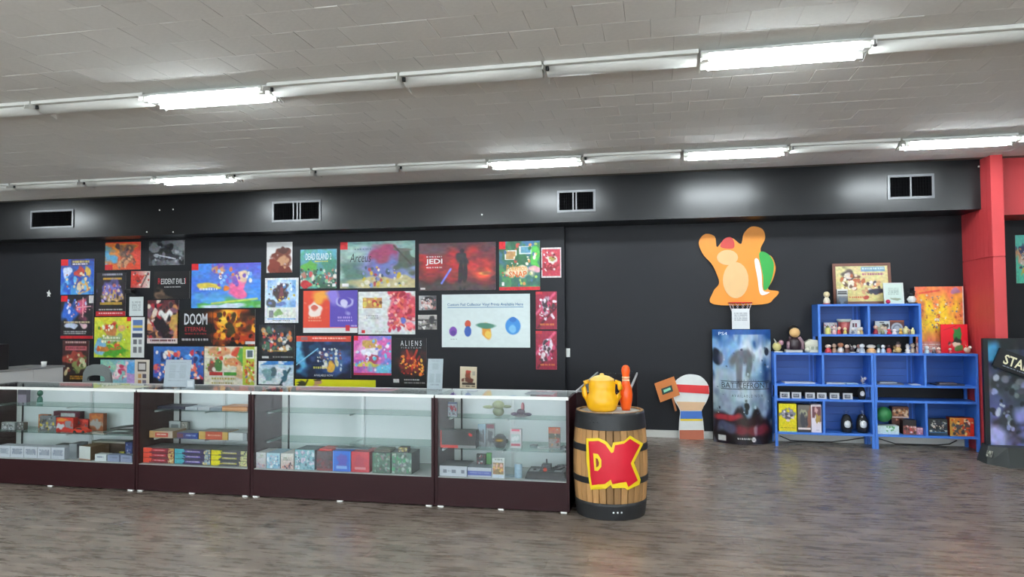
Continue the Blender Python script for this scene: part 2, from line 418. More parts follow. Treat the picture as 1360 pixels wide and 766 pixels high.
# ---------------------------------------------------------------- air vents in the soffit
def vent(p0, p1, label, split):
    a, b = at(*p0, Y=YS), at(*p1, Y=YS); x0, x1, z0, z1 = a.x, b.x, b.z, a.z
    t = thing('air_vent', label, 'vent', ((x0+x1)/2, YS, z0), 0, 'air vents in the black soffit')
    W = (x1-x0)/2; H = z1-z0; fr = .028
    m = mat('vent_frame_paint', '#4a4d52', .35, spec=.7)
    for q in ((-W, W, 0, fr), (-W, W, H-fr, H), (-W, -W+fr, fr, H-fr), (W-fr, W, fr, H-fr)): box('frame', q[0], q[1], -.014, 0, q[2], q[3], m, t, )
    box('duct_backing', -W+fr, W-fr, -.003, 0, fr, H-fr, mat('duct_black', '#040405', .9, spec=.05), t)
    for s in split:
        sx = -W+2*W*s; box('divider', sx-.008, sx+.008, -.012, -.003, fr, H-fr, m, t)
    n = int((2*W-2*fr)/.03)
    dm = mat('vent_slat', '#0b0b0d', .8, spec=.1)
    for i in range(1, n):
        x = -W+fr+i*(2*W-2*fr)/n; box('slat', x-.0015, x+.0015, -.009, -.003, fr, H-fr, dm, t)
    for i in range(1, 6):
        z = fr+i*(H-2*fr)/6; box('cross_wire', -W+fr, W-fr, -.0105, -.009, z-.001, z+.001, dm, t)
vent((41.5, 280), (98, 302), 'wide dark air vent in the black soffit, leftmost of four', ())
vent((362, 268), (426.5, 293), 'air vent with two middle bars in the soffit, second from left', (.44, .52, .58))
vent((740, 253.5), (791, 280.5), 'air vent above the gap between poster wall and plain wall, third from left', (.42, .5))
vent((1178, 233), (1241, 263), 'air vent with a single middle bar near the red column, rightmost', (.5,))

# ---------------------------------------------------------------- fluorescent fixtures: one row near, one row by the soffit
SEG = 1.085
HALF = SEG/2-.008
def vee_plate(name, x, par):
    bm = bmesh.new(); pts = [(-.165, -.085), (-.155, -.05), (-.05, -.012), (.05, -.012), (.155, -.05), (.165, -.085), (.02, -.045), (-.02, -.045)]
    a = [bm.verts.new((x-.004, p[0], p[1])) for p in pts]; b = [bm.verts.new((x+.004, p[0], p[1])) for p in pts]
    bm.faces.new(a); bm.faces.new(b[::-1])
    for i in range(len(pts)): j = (i+1) % len(pts); bm.faces.new((a[i], a[j], b[j], b[i]))
    return link(name, from_bm(bm, name), M_FIX, par)
def lit_light():
    t = thing('ceiling_light', '', 'ceiling light', (0, 0, ZC), 0, 'lit fluorescent ceiling fixtures')
    box('channel', -HALF, HALF, -.055, .055, -.04, -.002, M_FIX, t)
    for s in (-1, 1):
        bm = bmesh.new(); p = [(s*.03, -.047), (s*.09, -.034), (s*.150, -.044), (s*.167, -.060)]
        for (a, b), (c, d) in zip(p, p[1:]):
            vs = [bm.verts.new(q) for q in ((-HALF, a, b), (HALF, a, b), (HALF, c, d), (-HALF, c, d))]; bm.faces.new(vs)
            vs2 = [bm.verts.new(q) for q in ((-HALF, a, b+.003), (HALF, a, b+.003), (HALF, c, d+.003), (-HALF, c, d+.003))]; bm.faces.new(vs2[::-1])
        link('reflector', from_bm(bm, 'reflector'), M_WHITE, t)
        M = Matrix.Translation((0, s*.098, -.070)) @ Matrix.Rotation(R(90), 4, 'Y')
        lathe('tube', [(0, -HALF+.05), (.019, -HALF+.05), (.019, HALF-.05), (0, HALF-.05)], TUBE, t, 12, M)
        for e in (-1, 1):
            box('socket', e*(HALF-.028)-.022, e*(HALF-.028)+.022, s*.098-.018, s*.098+.018, -.09, -.04, M_FIX, t)
    box('ridge', -HALF, HALF, -.028, .028, -.066, -.04, M_FIX, t)
    for e in (-1, 1): vee_plate('end_plate', e*HALF, t)
    return t
def dark_light():
    t = thing('ceiling_light', '', 'ceiling light', (0, 0, ZC), 0, 'unlit fluorescent ceiling fixtures')
    box('channel', -HALF, HALF, -.10, -.062, -.03, -.002, M_FIX, t, .003)
    bm = bmesh.new(); n = 10; rr = .062
    pr = [(.02-.075*math.cos(math.pi*i/n), -.018-rr*math.sin(math.pi*i/n)) for i in range(n+1)]
    a = [bm.verts.new((-HALF+.01, *p)) for p in pr]; b = [bm.verts.new((HALF-.01, *p)) for p in pr]
    for i in range(n): bm.faces.new((a[i], a[i+1], b[i+1], b[i]))
    bm.faces.new(a[::-1]); bm.faces.new(b); bm.faces.new((a[0], b[0], b[-1], a[-1]))
    link('rounded_cover', from_bm(bm, 'rounded_cover', True), M_FIX, t)
    box('backing_rail', -HALF, HALF, -.05, .09, -.019, -.002, M_FIX, t)
    vee_plate('end_bracket', -HALF, t)
    lathe('knob', [(0, -.03), (.012, -.03), (.012, 0), (0, 0)], M_SLOT, t, 8, Matrix.Translation((-HALF+.02, -.055, -.03)))
    return t
LIT0, DARK0 = lit_light(), dark_light(); used = [False, False]
def put_light(x, y, lit, label):
    k = 0 if lit else 1; src = (LIT0, DARK0)[k]
    o = src if not used[k] else copy_tree(src); used[k] = True
    o.location = (x, y, ZC); o['label'] = label
ORD = ('first', 'second', 'third', 'fourth', 'fifth', 'sixth', 'seventh', 'eighth', 'ninth', 'tenth', 'eleventh', 'twelfth', 'thirteenth', 'fourteenth', 'fifteenth', 'sixteenth', 'seventeenth', 'eighteenth')
Y1, Y2 = 5.065, 8.06
NEAR0 = -4.04+.52      # centre of the left lit section of the near row
near_lab = {-2: 'unlit tube cover in the near ceiling row, cut by the left edge of view', -1: 'unlit tube cover in the near ceiling row, just left of the left lit fixture',
    0: 'bright twin-tube ceiling fixture in the near row, the left one', 1: 'unlit tube cover in the near ceiling row, just right of the left lit fixture',
    2: 'unlit tube cover in the near ceiling row, midway between the lit fixtures', 3: 'unlit tube cover in the near ceiling row, just left of the right lit fixture',
    4: 'bright twin-tube ceiling fixture in the near row, the largest, upper right', 5: 'unlit tube cover in the near ceiling row, right of the largest lit fixture'}
for i in range(-6, 10):
    x = NEAR0+i*SEG
    if XL+.6 < x < XR-.6: put_light(x, Y1, i % 4 == 0, near_lab.get(i, 'near-row ceiling fixture outside the view, %s from the left wall' % ORD[i+6]))
FAR0 = -6.358+.555; far_lit = {0, 4, 6, 8, -4}
far_lab = {-3: 'unlit tube cover in the row by the soffit, first at the left edge of view', -2: 'unlit tube cover in the row by the soffit, second from the left edge of view',
    -1: 'unlit tube cover in the row by the soffit, just left of its leftmost lit fixture', 0: 'bright twin-tube fixture in the row by the soffit, leftmost of its four',
    1: 'unlit tube cover in the row by the soffit, just right of its leftmost lit fixture', 2: 'unlit tube cover in the row by the soffit, above the large sky-blue poster',
    3: 'unlit tube cover in the row by the soffit, just left of its second lit fixture', 4: 'bright twin-tube fixture in the row by the soffit, above the third air vent',
    5: 'unlit tube cover in the row by the soffit, between its second and third lit fixtures', 6: 'bright twin-tube fixture in the row by the soffit, third of its four',
    7: 'unlit tube cover in the row by the soffit, between its two rightmost lit fixtures', 8: 'bright twin-tube fixture in the row by the soffit, rightmost above the red column'}
for i in range(-5, 12):
    x = FAR0+i*1.1
    if XL+.6 < x < XR-.6: put_light(x, Y2, i in far_lit, far_lab.get(i, 'soffit-row ceiling fixture outside the view, %s from the left wall' % ORD[i+5]))
for rk, ry in enumerate((2.07, -.92, -3.9)):  # further unseen rows, added to light the room
    for i in range(-6, 10):
        x = NEAR0+i*SEG
        if XL+.6 < x < XR-.6 and (i % 2 == 0): put_light(x, ry, i % 4 == 0, 'added ceiling fixture behind the viewpoint, %s from the left in the %s row back' % (ORD[(i+6)//2], ORD[rk]))
# ================================================================= SHOWCASES
ZT = .957; YBK = 6.50
def showcase(x0, x1, label, zs=(.755, .485), ys=(6.12, 6.12), y0=YC, y1=YBK, doors=True):
    cx = (x0+x1)/2; t = thing('display_case', label, 'display case', (cx, y0, 0), 0, 'glass display cases in a row')
    W = (x1-x0)/2; D = y1-y0; E = .026
    box('base', -W, W, .004, D, .012, .25, M_MAROON, t)
    box('deck', -W+E, W-E, .012, D-.04, .25, .256, mat('grey_deck', '#b5b8b6', .5), t)
    for s in (-1, 1):
        a, b = sorted((s*W, s*(W-E))); box('end_panel', a, b, 0, D, .012, ZT-.013, M_MAROON, t, .001)
    box('front_glass', -W+E, W-E, .010, .014, .25, ZT-.013, GLASS, t)
    tp = box('top_glass', -W, W, .0, D, ZT-.008, ZT, GLASS, t)
    box('edge_trim', -W+.004, W-.004, -.004, .010, ZT-.024, ZT+.002, M_WHITE, t)
    box('rear_trim', -W+.004, W-.004, D-.02, D+.002, ZT-.012, ZT+.001, M_ALU, t)
    for k, (a, b) in enumerate(((-W+E, .02), (-.02, W-E))):
        d = box('sliding_door', a, b, D-.035+.012*k, D-.027+.012*k, .256, ZT-.012, M_DOOR, t)
    for sx, wd in ((-W+E+.005, .062), (W-E-.03, .025)):
        p = box('shelf_standard', sx, sx+wd, D-.05, D-.037, .256, ZT-.012, M_WHITE, t)
        box('slot_line', sx+wd, sx+wd+.014, D-.05, D-.038, .256, ZT-.012, M_SLOT, p)
    box('middle_standard', -.012, .012, D-.046, D-.037, .256, ZT-.012, M_ALU, t)
    for z, yf in zip(zs, ys):
        sh = box('glass_shelf', -W+E+.003, W-E-.003, yf-y0, D-.052, z-.007, z, SHELFGLASS, t)
        for q in (-W+E+.03, 0, W-E-.03): box('shelf_bracket', q-.006, q+.006, yf-y0+.02, D-.05, z-.026, z-.007, M_ALU, sh)
    for q in (-W+.05, 0, W-.05): box('foot_glide', q-.025, q+.025, .0, .03, 0, .012, M_WHITE, t)
    return t
CX = [-6.80, -4.896, -3.692, -1.935, -.762]
G = .003
showcase(CX[0]+G, CX[1]-G, 'long maroon glass display case at the left edge, full of toy cars', (.755, .49))
showcase(CX[1]+G, CX[2]-G, 'short maroon glass display case with red, purple and yellow cartons stacked inside', (.745, .48))
showcase(CX[2]+G, CX[3]-G, 'long maroon glass display case with mostly empty shelves, in the middle of the row')
showcase(CX[3]+G, CX[4]-G, 'short maroon glass display case beside the barrel', (.735, .497), (6.2, 5.99))
# the case that runs back from the row towards the wall
t = thing('display_case', 'maroon display case seen end-on behind the barrel', 'display case', (-.53, 6.515, 0), 0, 'glass display cases in a row')
box('base', -.232, .232, .02, 2.17, .012, .25, M_MAROON, t)
for y0 in (0, 2.16): box('end_panel', -.235, .235, y0, y0+.026, .012, ZT-.013, M_MAROON, t, .001)
box('side_glass', .226, .232, .026, 2.16, .25, ZT-.012, GLASS, t); box('rear_door', -.232, -.224, .026, 2.16, .25, ZT-.012, M_DOOR, t)
box('top_glass', -.235, .235, 0, 2.186, ZT-.010, ZT, GLASS, t)
for s in (-1, 1): box('edge_trim', s*.235-.008, s*.235+.008, 0, 2.186, ZT-.02, ZT+.002, M_ALU, t)
box('deck', -.226, .226, .026, 2.16, .25, .256, MATS['grey_deck'], t)
sh = box('glass_shelf', -.2, .2, .03, 2.15, .60, .607, SHELFGLASS, t)

# white cabinets along the left return, black box on them
t = thing('white_cabinet_run', 'white low cabinet with grey top behind the leftmost display case', 'cabinet', (-8.47, 6.6, 0))
for i, (a, b) in enumerate(((0, .87), (.875, 1.72), (1.725, 2.22))):
    box('side_panel', -.03, 0, a, b, .05, .93, mat('white_laminate', '#cfd0ce', .45, var=.02), t)
box('body', -.55, -.03, 0, 2.22, .02, .93, MATS['white_laminate'], t)
box('worktop', -.58, .015, -.02, 2.24, .93, .957, mat('grey_worktop', '#8a8b8a', .45), t)
t = thing('speaker_box', 'black speaker box on the white cabinet at the left edge of view', 'speaker', (-8.66, 7.85, .957))
box('body', -.11, .14, -.1, .14, 0, .34, M_BLACK, t, .01)
lathe('cone', [(0, 0), (.055, .002), (.07, .01), (.07, 0)], M_SLOT, t, 18, Matrix.Translation((.0, -.1, .12)) @ Matrix.Rotation(R(90), 4, 'X'))
lathe('tweeter', [(0, 0), (.025, .002), (.03, .008), (.03, 0)], M_SLOT, t, 14, Matrix.Translation((.0, -.1, .25)) @ Matrix.Rotation(R(90), 4, 'X'))
q = at(91.5, 482, Y=8.6)
tag(lathe('white_cup', [(0, 0), (.028, 0), (.036, .07), (.033, .07), (.026, .006), (0, .006)], M_WHITE, None, 16, Matrix.Translation((-8.53, 8.55, .957))), 'small white cup at the far end of the white cabinet', 'cup')

# grey chair behind the counter
t = thing('swivel_chair', 'grey chair with a rounded slotted back behind the leftmost display case', 'chair', (-6.78, 7.55, 0))
mg = mat('grey_chair_plastic', '#6b7170', .5)
bm = bmesh.new()
outer = [(-.2, .72), (-.205, .86), (-.19, .97), (-.14, 1.04), (-.06, 1.068), (.06, 1.068), (.14, 1.04), (.19, .97), (.205, .86), (.2, .72)]
n = len(outer); slot = [(-.12, .865), (-.13, .89), (-.115, .915), (-.08, .93), (-.03, .937), (.03, .937), (.08, .93), (.115, .915), (.13, .89), (.12, .865)]
for yo, fl in ((0, 1), (.03, -1)):
    a = [bm.verts.new((x, yo+.35*x*x, z)) for x, z in outer]; b = [bm.verts.new((x, yo+.35*x*x, z)) for x, z in slot]
    for i in range(n-1): bm.faces.new((a[i], a[i+1], b[i+1], b[i]))
    bm.faces.new((a[n-1], a[0], b[0], b[n-1]))
    if fl == 1: A, B = a, b
    else:
        for i in range(n):
            j = (i+1) % n; bm.faces.new((A[i], A[j], a[j], a[i])); bm.faces.new((B[i], B[j], b[j], b[i]))
link('backrest', from_bm(bm, 'backrest'), mg, t)
box('back_support', -.03, .03, .03, .06, .45, .76, M_BLACK, t)
box('seat', -.22, .22, -.42, .04, .45, .51, mg, t, .02)
lathe('gas_post', [(0, .08), (.025, .08), (.025, .45), (0, .45)], M_BLACK, t, 12, Matrix.Translation((0, -.19, 0)))
for k in range(5):
    a = k*2*math.pi/5; box_ = tube('foot', [(0, -.19, .09), (.26*math.cos(a), -.19+.26*math.sin(a), .06)], [.025, .016], M_BLACK, t)
    ball('caster', (.26*math.cos(a), -.19+.26*math.sin(a), .028), .028, M_BLACK, t)
# ================================================================= POSTERS ON THE BLACK WALL
def wall_poster(x0, y0, x1, y1, label, ops, texts=(), Y=YP, th=.004, tilt=0., name='poster', side='#cfcfcc', group='posters on the black wall', lift=0.):
    a, b = at(x0, (y0+y1)/2, Y=Y), at(x1, (y0+y1)/2, Y=Y); m = (x0+x1)/2
    zt, zb = at(m, y0, Y=Y).z, at(m, y1, Y=Y).z
    o = printed(name, b.x-a.x, zt-zb, th, ops, side, res=int(max(x1-x0, (y1-y0))*1.25))
    o.location = ((a.x+b.x)/2, Y-th-lift, zb); o.rotation_euler.y = R(tilt); tag(o, label, 'poster', group)
    for tx in texts: lettering(o, *tx)
    return o
WP = wall_poster
BOXRED = ('r', 0, 0, .2, .17, '#d5242c')
WP(81, 344, 125, 391, 'blue poster with a red corner badge and warm blotches, top of the left column', [('g', '#3b3f86', '#4c9fe0'), ('n', 5, '#2f5fc0', .5), ('r', .3, .03, .85, .17, '#4a4468'), ('t', .36, .05, .85, .13, '#d9c86a', 1), ('t', .36, .13, .8, .18, '#e8e8f0', 1),
    ('e', .18, .38, .14, .14, '#cfd8ee'), ('e', .55, .38, .14, .13, '#c0463c'), ('e', .8, .32, .1, .12, '#d8b850'), ('e', .5, .6, .17, .14, '#3a48a0'), ('e', .66, .78, .2, .16, '#d8a860'), ('b', 16, ['#e8d0a8', '#3558b0', '#c07050', '#70b8e8'], (.04, .09), (.15, .4, .9, .95)), ('r', 0, 0, .22, .17, '#d5242c')])
WP(81, 392.5, 124, 449.5, 'black poster with blue and pink sprays and a red bottom strip', [('g', '#2a2a30', '#242226'), ('e', .27, .42, .22, .2, '#3a68c8', .6), ('e', .68, .3, .22, .22, '#d05a78', .6), ('b', 14, ['#e8a0a8', '#6a90e0', '#d8d8e8'], (.02, .06), (.2, .1, .9, .5)),
    ('l', .68, .05, .68, .5, .012, '#f0b0b8'), ('l', .5, .28, .92, .25, .012, '#f0b0b8'), ('e', .3, .7, .16, .06, '#b8c4d8'), ('e', .7, .7, .16, .06, '#d8b8bc'), ('t', .1, .6, .9, .66, '#c8b890', 1), ('t', .1, .82, .8, .92, '#b0b0b0', 2), ('r', 0, .94, 1, 1, '#b02028'), ('r', 0, 0, .2, .14, '#d5242c'), ('r', .86, 0, 1, .18, '#c8c8c4')])
WP(83, 452, 118, 508, 'dark maroon poster with a green patch and gold foot, bottom of the left column', [('g', '#4a2a2c', '#2a2220'), ('t', .1, .02, .9, .1, '#c8a8a0', 1), ('r', .1, .13, .92, .24, '#a85860'), ('t', .15, .16, .88, .22, '#6a2a30', 1), ('e', .45, .42, .4, .16, '#9c4038'), ('e', .68, .62, .28, .16, '#7a8450'), ('e', .75, .55, .14, .1, '#c0c8a0'), ('b', 10, ['#5a6838', '#c8b890', '#803830'], (.05, .1), (.1, .35, .9, .75)), ('r', .2, .8, .95, .97, '#241c10'), ('t', .3, .83, .9, .94, '#b8862c', 2)])
WP(140, 321.5, 187, 358, 'orange and red landscape poster with a blue left edge, topmost at left', [('gh', '#d8803a', '#d8402c'), ('e', .1, .55, .2, .3, '#5aa0c8', .6), ('e', .5, .25, .3, .2, '#e89038', .6), ('e', .62, .45, .2, .35, '#6a5048', .4), ('b', 16, ['#806050', '#b06048', '#4a3c40', '#c89068'], (.03, .08), (.35, .15, .85, .95)), ('e', .95, .5, .12, .3, '#d84838'), ('r', 0, .82, .22, 1, '#c8252c'), ('r', 0, 0, 1, .03, '#e04830')])
WP(198, 319.5, 245, 352, 'black and white photographic poster on the top row at left', [('gh', '#3a3c42', '#8a8d92'), ('n', 4, '#17181b', .5), ('e', .5, .4, .22, .3, '#141518'), ('e', .55, .7, .3, .2, '#2a2b30'), ('e', .15, .25, .14, .2, '#707378'), ('b', 14, ['#9a9ca2', '#222328', '#6a6c72'], (.03, .08), (.1, .2, .95, .95)), ('l', .3, .6, .75, .75, .015, '#c0c2c8')])
WP(174, 360, 199, 382, 'small red and white poster below the orange landscape poster', [('gh', '#c83a34', '#d8d2cc'), ('e', .3, .4, .26, .36, '#d84030'), ('e', .38, .45, .14, .16, '#a02820'), ('b', 8, ['#e8e0d8', '#c04038', '#50484a', '#c0702c'], (.05, .1), (.1, .1, .95, .95)), ('l', .55, .95, .9, .1, .03, '#484448')], tilt=1)
WP(128, 362, 167, 419.5, 'dark poster with a gold title, violet glow and red foot strip', [('g', '#2c2a30', '#2a2426'), ('t', .2, .02, .9, .1, '#a8a8b8', 1), ('r', .22, .12, .86, .16, '#c89838'), ('e', .52, .42, .34, .22, '#7a78c8', .5), ('e', .55, .56, .34, .12, '#c8a468'), ('b', 18, ['#a89ad8', '#e0c8a0', '#5a5498', '#b06868'], (.03, .07), (.2, .28, .88, .66)), ('r', .14, .68, .88, .74, '#b08c3c'), ('t', .1, .84, .9, .88, '#b8b8b8', 1), ('r', 0, .9, 1, 1, '#b8242c'), ('t', .1, .92, .9, .98, '#e8c8c8', 1)])
WP(172, 394, 190.5, 419.5, 'small plain white notice above the white picture strip', [('g', '#d5dcdc', '#ccd4d4'), ('t', .2, .25, .8, .75, '#9aa4a6', 6)])
o = WP(204.5, 360, 252, 396.5, 'black poster with a white and red horror title and a tan corner', [('g', '#1c1c1f', '#17171a'), ('e', .14, .88, .14, .25, '#6a5444', .6), ('e', .3, .95, .2, .12, '#4a3c34', .6), ('t', .3, .56, .75, .62, '#d8d8d8', 1)],
    (('ESIDENT EVIL.3', (.21, .27, .88, .47), '#e4e4e4', None, None, -.003, 0, .001, .0), ('R', (.12, .25, .205, .47), '#c02030'), ('I', (.885, .25, .90, .47), '#c02030')))
WP(196, 398.5, 237.5, 456, 'red, black and cream collage poster with a white strip at the bottom', [('g', '#5a2830', '#a87858'), ('b', 40, ['#d8c8b8', '#3a2a30', '#b03038', '#c88858', '#805868', '#1e1a1e'], (.06, .14), (0, 0, 1, .95)), ('e', .55, .35, .2, .1, '#e8e4e0'), ('e', .5, .62, .2, .22, '#241f24'), ('e', .85, .5, .12, .2, '#b8944c'), ('r', 0, .88, 1, 1, '#c8b8b8'), ('t', .1, .91, .9, .97, '#5a3038', 1)])
WP(125.5, 421, 174, 474.5, 'yellow-green poster with a meadow foot and a red corner badge', [('g', '#d8cc38', '#a8c83c'), ('n', 5, '#c8d048', .5), ('e', .44, .3, .16, .16, '#c07848'), ('e', .44, .24, .12, .08, '#c83c30'), ('e', .46, .55, .3, .14, '#8aa070'), ('t', .25, .5, .7, .64, '#d8e0d0', 2), ('e', .75, .25, .1, .1, '#d8a070'), ('e', .15, .78, .16, .2, '#78b0d0'), ('e', .6, .86, .3, .12, '#4c9c30'), ('e', .4, .8, .3, .05, '#c07838'), ('b', 14, ['#e8b850', '#5a9030', '#d05838', '#e8e8d0'], (.03, .06), (.05, .2, .95, .95)), ('r', .88, 0, 1, .1, '#d02c30')])
WP(174, 421, 191.8, 474.5, 'narrow white strip with small picture panels beside the yellow-green poster', [('g', '#dfe2e0', '#d2d6d4'), ('r', .15, .07, .85, .34, '#5a7ab0'), ('r', .15, .2, .85, .26, '#d8c060'), ('r', .12, .4, .85, .5, '#3c4458'), ('r', .2, .56, .45, .68, '#6a6c70'), ('r', .58, .56, .82, .68, '#84868a'), ('r', .2, .74, .45, .88, '#707276'), ('r', .58, .74, .82, .88, '#7a7c80')])
WP(133.5, 477.5, 179, 512, 'pink, mint and blue poster low on the wall behind the grey chair', [('gh', '#7ab8a8', '#88b0d8'), ('e', .55, .5, .25, .36, '#e0a8b8'), ('e', .5, .5, .13, .2, '#f0e4e4'), ('e', .65, .62, .1, .2, '#c84868'), ('e', .25, .2, .2, .2, '#98c8b0'), ('r', .78, .1, 1, .5, '#5aa0d8'), ('r', .78, .55, 1, .95, '#b898d0'), ('b', 10, ['#e8d0d0', '#c84060', '#88c8c0'], (.04, .08), (.1, .1, .75, .95))])
WP(179, 477.5, 198.5, 512, 'narrow cream strip with small dark panels, low beside the pink poster', [('g', '#d8cfc0', '#d2c8b8'), ('r', .2, .08, .8, .45, '#58504c'), ('r', .28, .15, .72, .38, '#c8c4c0'), ('r', .25, .55, .45, .72, '#c09058'), ('r', .55, .55, .78, .72, '#58505c'), ('r', .25, .78, .45, .95, '#a87848'), ('r', .55, .78, .78, .95, '#706878')])
WP(236, 411, 339, 459, 'wide black poster with a white metal-band style title and a fire scene', [('g', '#141213', '#120f10'), ('e', .73, .45, .3, .55, '#8a3a18', .7), ('e', .66, .4, .16, .4, '#d87a20', .6), ('e', .62, .25, .1, .2, '#f0c040', .6), ('e', .8, .8, .14, .16, '#b03818'), ('b', 34, ['#2a1810', '#c86018', '#4a2c18', '#e8a830', '#7a2a14', '#3a3020'], (.02, .05), (.45, .1, 1, 1)), ('e', .7, .5, .06, .3, '#3a3418'), ('r', .46, 0, .462, 1, '#2a1a14'), ('t', .1, .66, .38, .72, '#902028', 1), ('t', .06, .8, .4, .9, '#b8b8b8', 1), ('r', .88, .88, 1, .96, '#c8c8c8')],
    (('DOOM', (.09, .1, .39, .42), '#c9cbd0', None, None, -.003, 0, .001, .02), ('ETERNAL', (.1, .48, .38, .6), '#a82830')))
WP(204, 460, 270.5, 512, 'blue poster crowded with small bright patches behind the counter-top notice', [('g', '#3a6ab0', '#3858a8'), ('b', 50, ['#d86a58', '#e8c0a0', '#5090d8', '#8a4a90', '#e8e0e0', '#28386a', '#c83c48'], (.03, .07), (.02, .15, .98, .85)), ('e', .5, .92, .6, .12, '#201a24')])
WP(254.5, 349.5, 346.5, 408.7, 'large sky-blue poster with a big pink blob and a red corner badge', [('g', '#5a58c0', '#58b4e0'), ('n', 4, '#4a8ae0', .45), ('e', .1, .5, .3, .2, '#4878d8', .6), ('e', .6, .95, .4, .18, '#58a850'), ('e', .58, .98, .3, .1, '#c8d8e8'), ('l', .3, .9, .95, .8, .012, '#b8d060'), ('e', .67, .55, .13, .2, '#e86a98'), ('e', .76, .4, .05, .1, '#e87aa4'), ('e', .76, .3, .1, .14, '#e0c0a0'), ('e', .42, .15, .1, .08, '#c89068'), ('e', .57, .2, .06, .1, '#4878d0'), ('e', .5, .55, .05, .06, '#e07830'), ('e', .24, .5, .14, .07, '#d8c050'), ('t', .12, .56, .38, .62, '#e8e8f4', 1), ('b', 14, ['#e8e0d0', '#c87850', '#88b8f0', '#7a5ab0'], (.02, .045), (.3, .05, .9, .5)), ('r', 0, 0, .1, .14, '#d5242c')])
WP(354.3, 321.5, 388.3, 362, 'small pale poster with a brown rounded shape', [('gh', '#c8c8c8', '#dcdcdc'), ('e', .62, .55, .36, .34, '#6a3428'), ('e', .65, .25, .16, .12, '#4a241c'), ('e', .62, .62, .24, .2, '#b88a68'), ('e', .3, .85, .3, .25, '#7a3428'), ('e', .75, .95, .4, .14, '#6a2c22')])
WP(352, 369, 396.5, 428.6, 'white-bordered poster with a dark burst on pale blue', [('g', '#d8dadc', '#d4d6d8'), ('r', .07, .05, .93, .93, '#7aa8d8'), ('e', .5, .36, .42, .3, '#c0d8ec', .8), ('e', .52, .34, .2, .16, '#4a3c40'), ('e', .5, .34, .08, .1, '#7a4850'), ('b', 12, ['#e8f0f4', '#585058', '#5080c0', '#d8c050'], (.03, .06), (.1, .1, .9, .6)), ('e', .18, .56, .12, .1, '#585a5c'), ('e', .5, .58, .3, .05, '#6a7ab8'), ('r', .07, .66, .93, .9, '#d8dcd4'), ('e', .4, .8, .3, .08, '#88a870'), ('r', .12, .72, .26, .88, '#84888c'), ('t', .25, .94, .75, .97, '#505050', 1)])
WP(344, 431, 391.5, 477, 'black poster with a circle of small coloured patches', [('g', '#1d1e21', '#18181a'), ('e', .5, .45, .42, .4, '#3a3c42', .7), ('b', 30, ['#b8484c', '#88909c', '#4a6a58', '#c09868', '#2a2c30', '#d8d8d0', '#c86838'], (.04, .09), (.12, .15, .9, .75)), ('t', .25, .74, .78, .8, '#b8983c', 1), ('r', .1, .92, .28, .98, '#c8c8c8'), ('t', .4, .92, .95, .97, '#989898', 1)])
WP(343.5, 479.5, 390, 512.5, 'pale icy-blue poster with a dark slanting shape, low on the wall', [('g', '#a8c8dc', '#d0dde2'), ('r', 0, 0, 1, .16, '#3a7ac0'), ('n', 5, '#e0e8ec', .5), ('e', .35, .5, .18, .34, '#7aa0a8'), ('e', .45, .4, .1, .2, '#506c74'), ('l', .62, .95, .9, .3, .03, '#2c4c58'), ('e', .75, .6, .1, .2, '#406878'), ('r', .0, .92, .7, 1, '#30383c')])
WP(271.5, 460, 341, 512.8, 'white and green comic poster with red patches and a picture column', [('g', '#d2ccb8', '#d8d4c4'), ('e', .62, .15, .1, .12, '#d05038'), ('e', .7, .3, .08, .2, '#58a048'), ('e', .3, .12, .22, .14, '#c89068'), ('e', .58, .4, .18, .1, '#c8885c'), ('e', .68, .55, .08, .2, '#d0a880'), ('e', .16, .5, .08, .16, '#784c40'), ('e', .28, .45, .07, .16, '#4a7840'), ('r', .1, .64, .36, .74, '#b03430'), ('r', .38, .64, .62, .74, '#48903c'), ('t', .15, .78, .6, .86, '#a89848', 1), ('t', .15, .9, .56, .97, '#988a40', 1), ('b', 12, ['#d8b088', '#c84838', '#e8e0d0', '#90a850'], (.02, .05), (.05, .05, .72, .6)), ('r', .74, 0, 1, 1, '#b0c048'), ('r', .8, .07, .95, .3, '#e8e8e8'), ('r', .82, .1, .93, .26, '#586870'), ('b', 18, ['#d07838', '#e8e0c0', '#b04838', '#6868a0', '#e0b040'], (.02, .04), (.78, .36, .96, .97)), ('r', .965, 0, 1, 1, '#d0d0b8')])
WP(399, 331, 447.2, 382.8, 'teal and green beach scene poster with a white block title', [('g', '#6ab0c8', '#3a5848'), ('n', 5, '#58a090', .5), ('e', .25, .45, .2, .12, '#58a048'), ('e', .8, .4, .2, .15, '#4a8870'), ('b', 40, ['#d8d0c8', '#c85858', '#48684c', '#303c3c', '#88b890', '#a87868'], (.03, .07), (.0, .5, 1, .95)), ('e', .15, .9, .16, .1, '#b83038'), ('t', .4, .3, .75, .34, '#d8c848', 1), ('r', .88, .88, .97, .96, '#d8d8d8')], (('DEAD ISLAND 2', (.15, .1, .86, .27), '#d8e4e8', None, None, -.003, 0, .001, .01),))
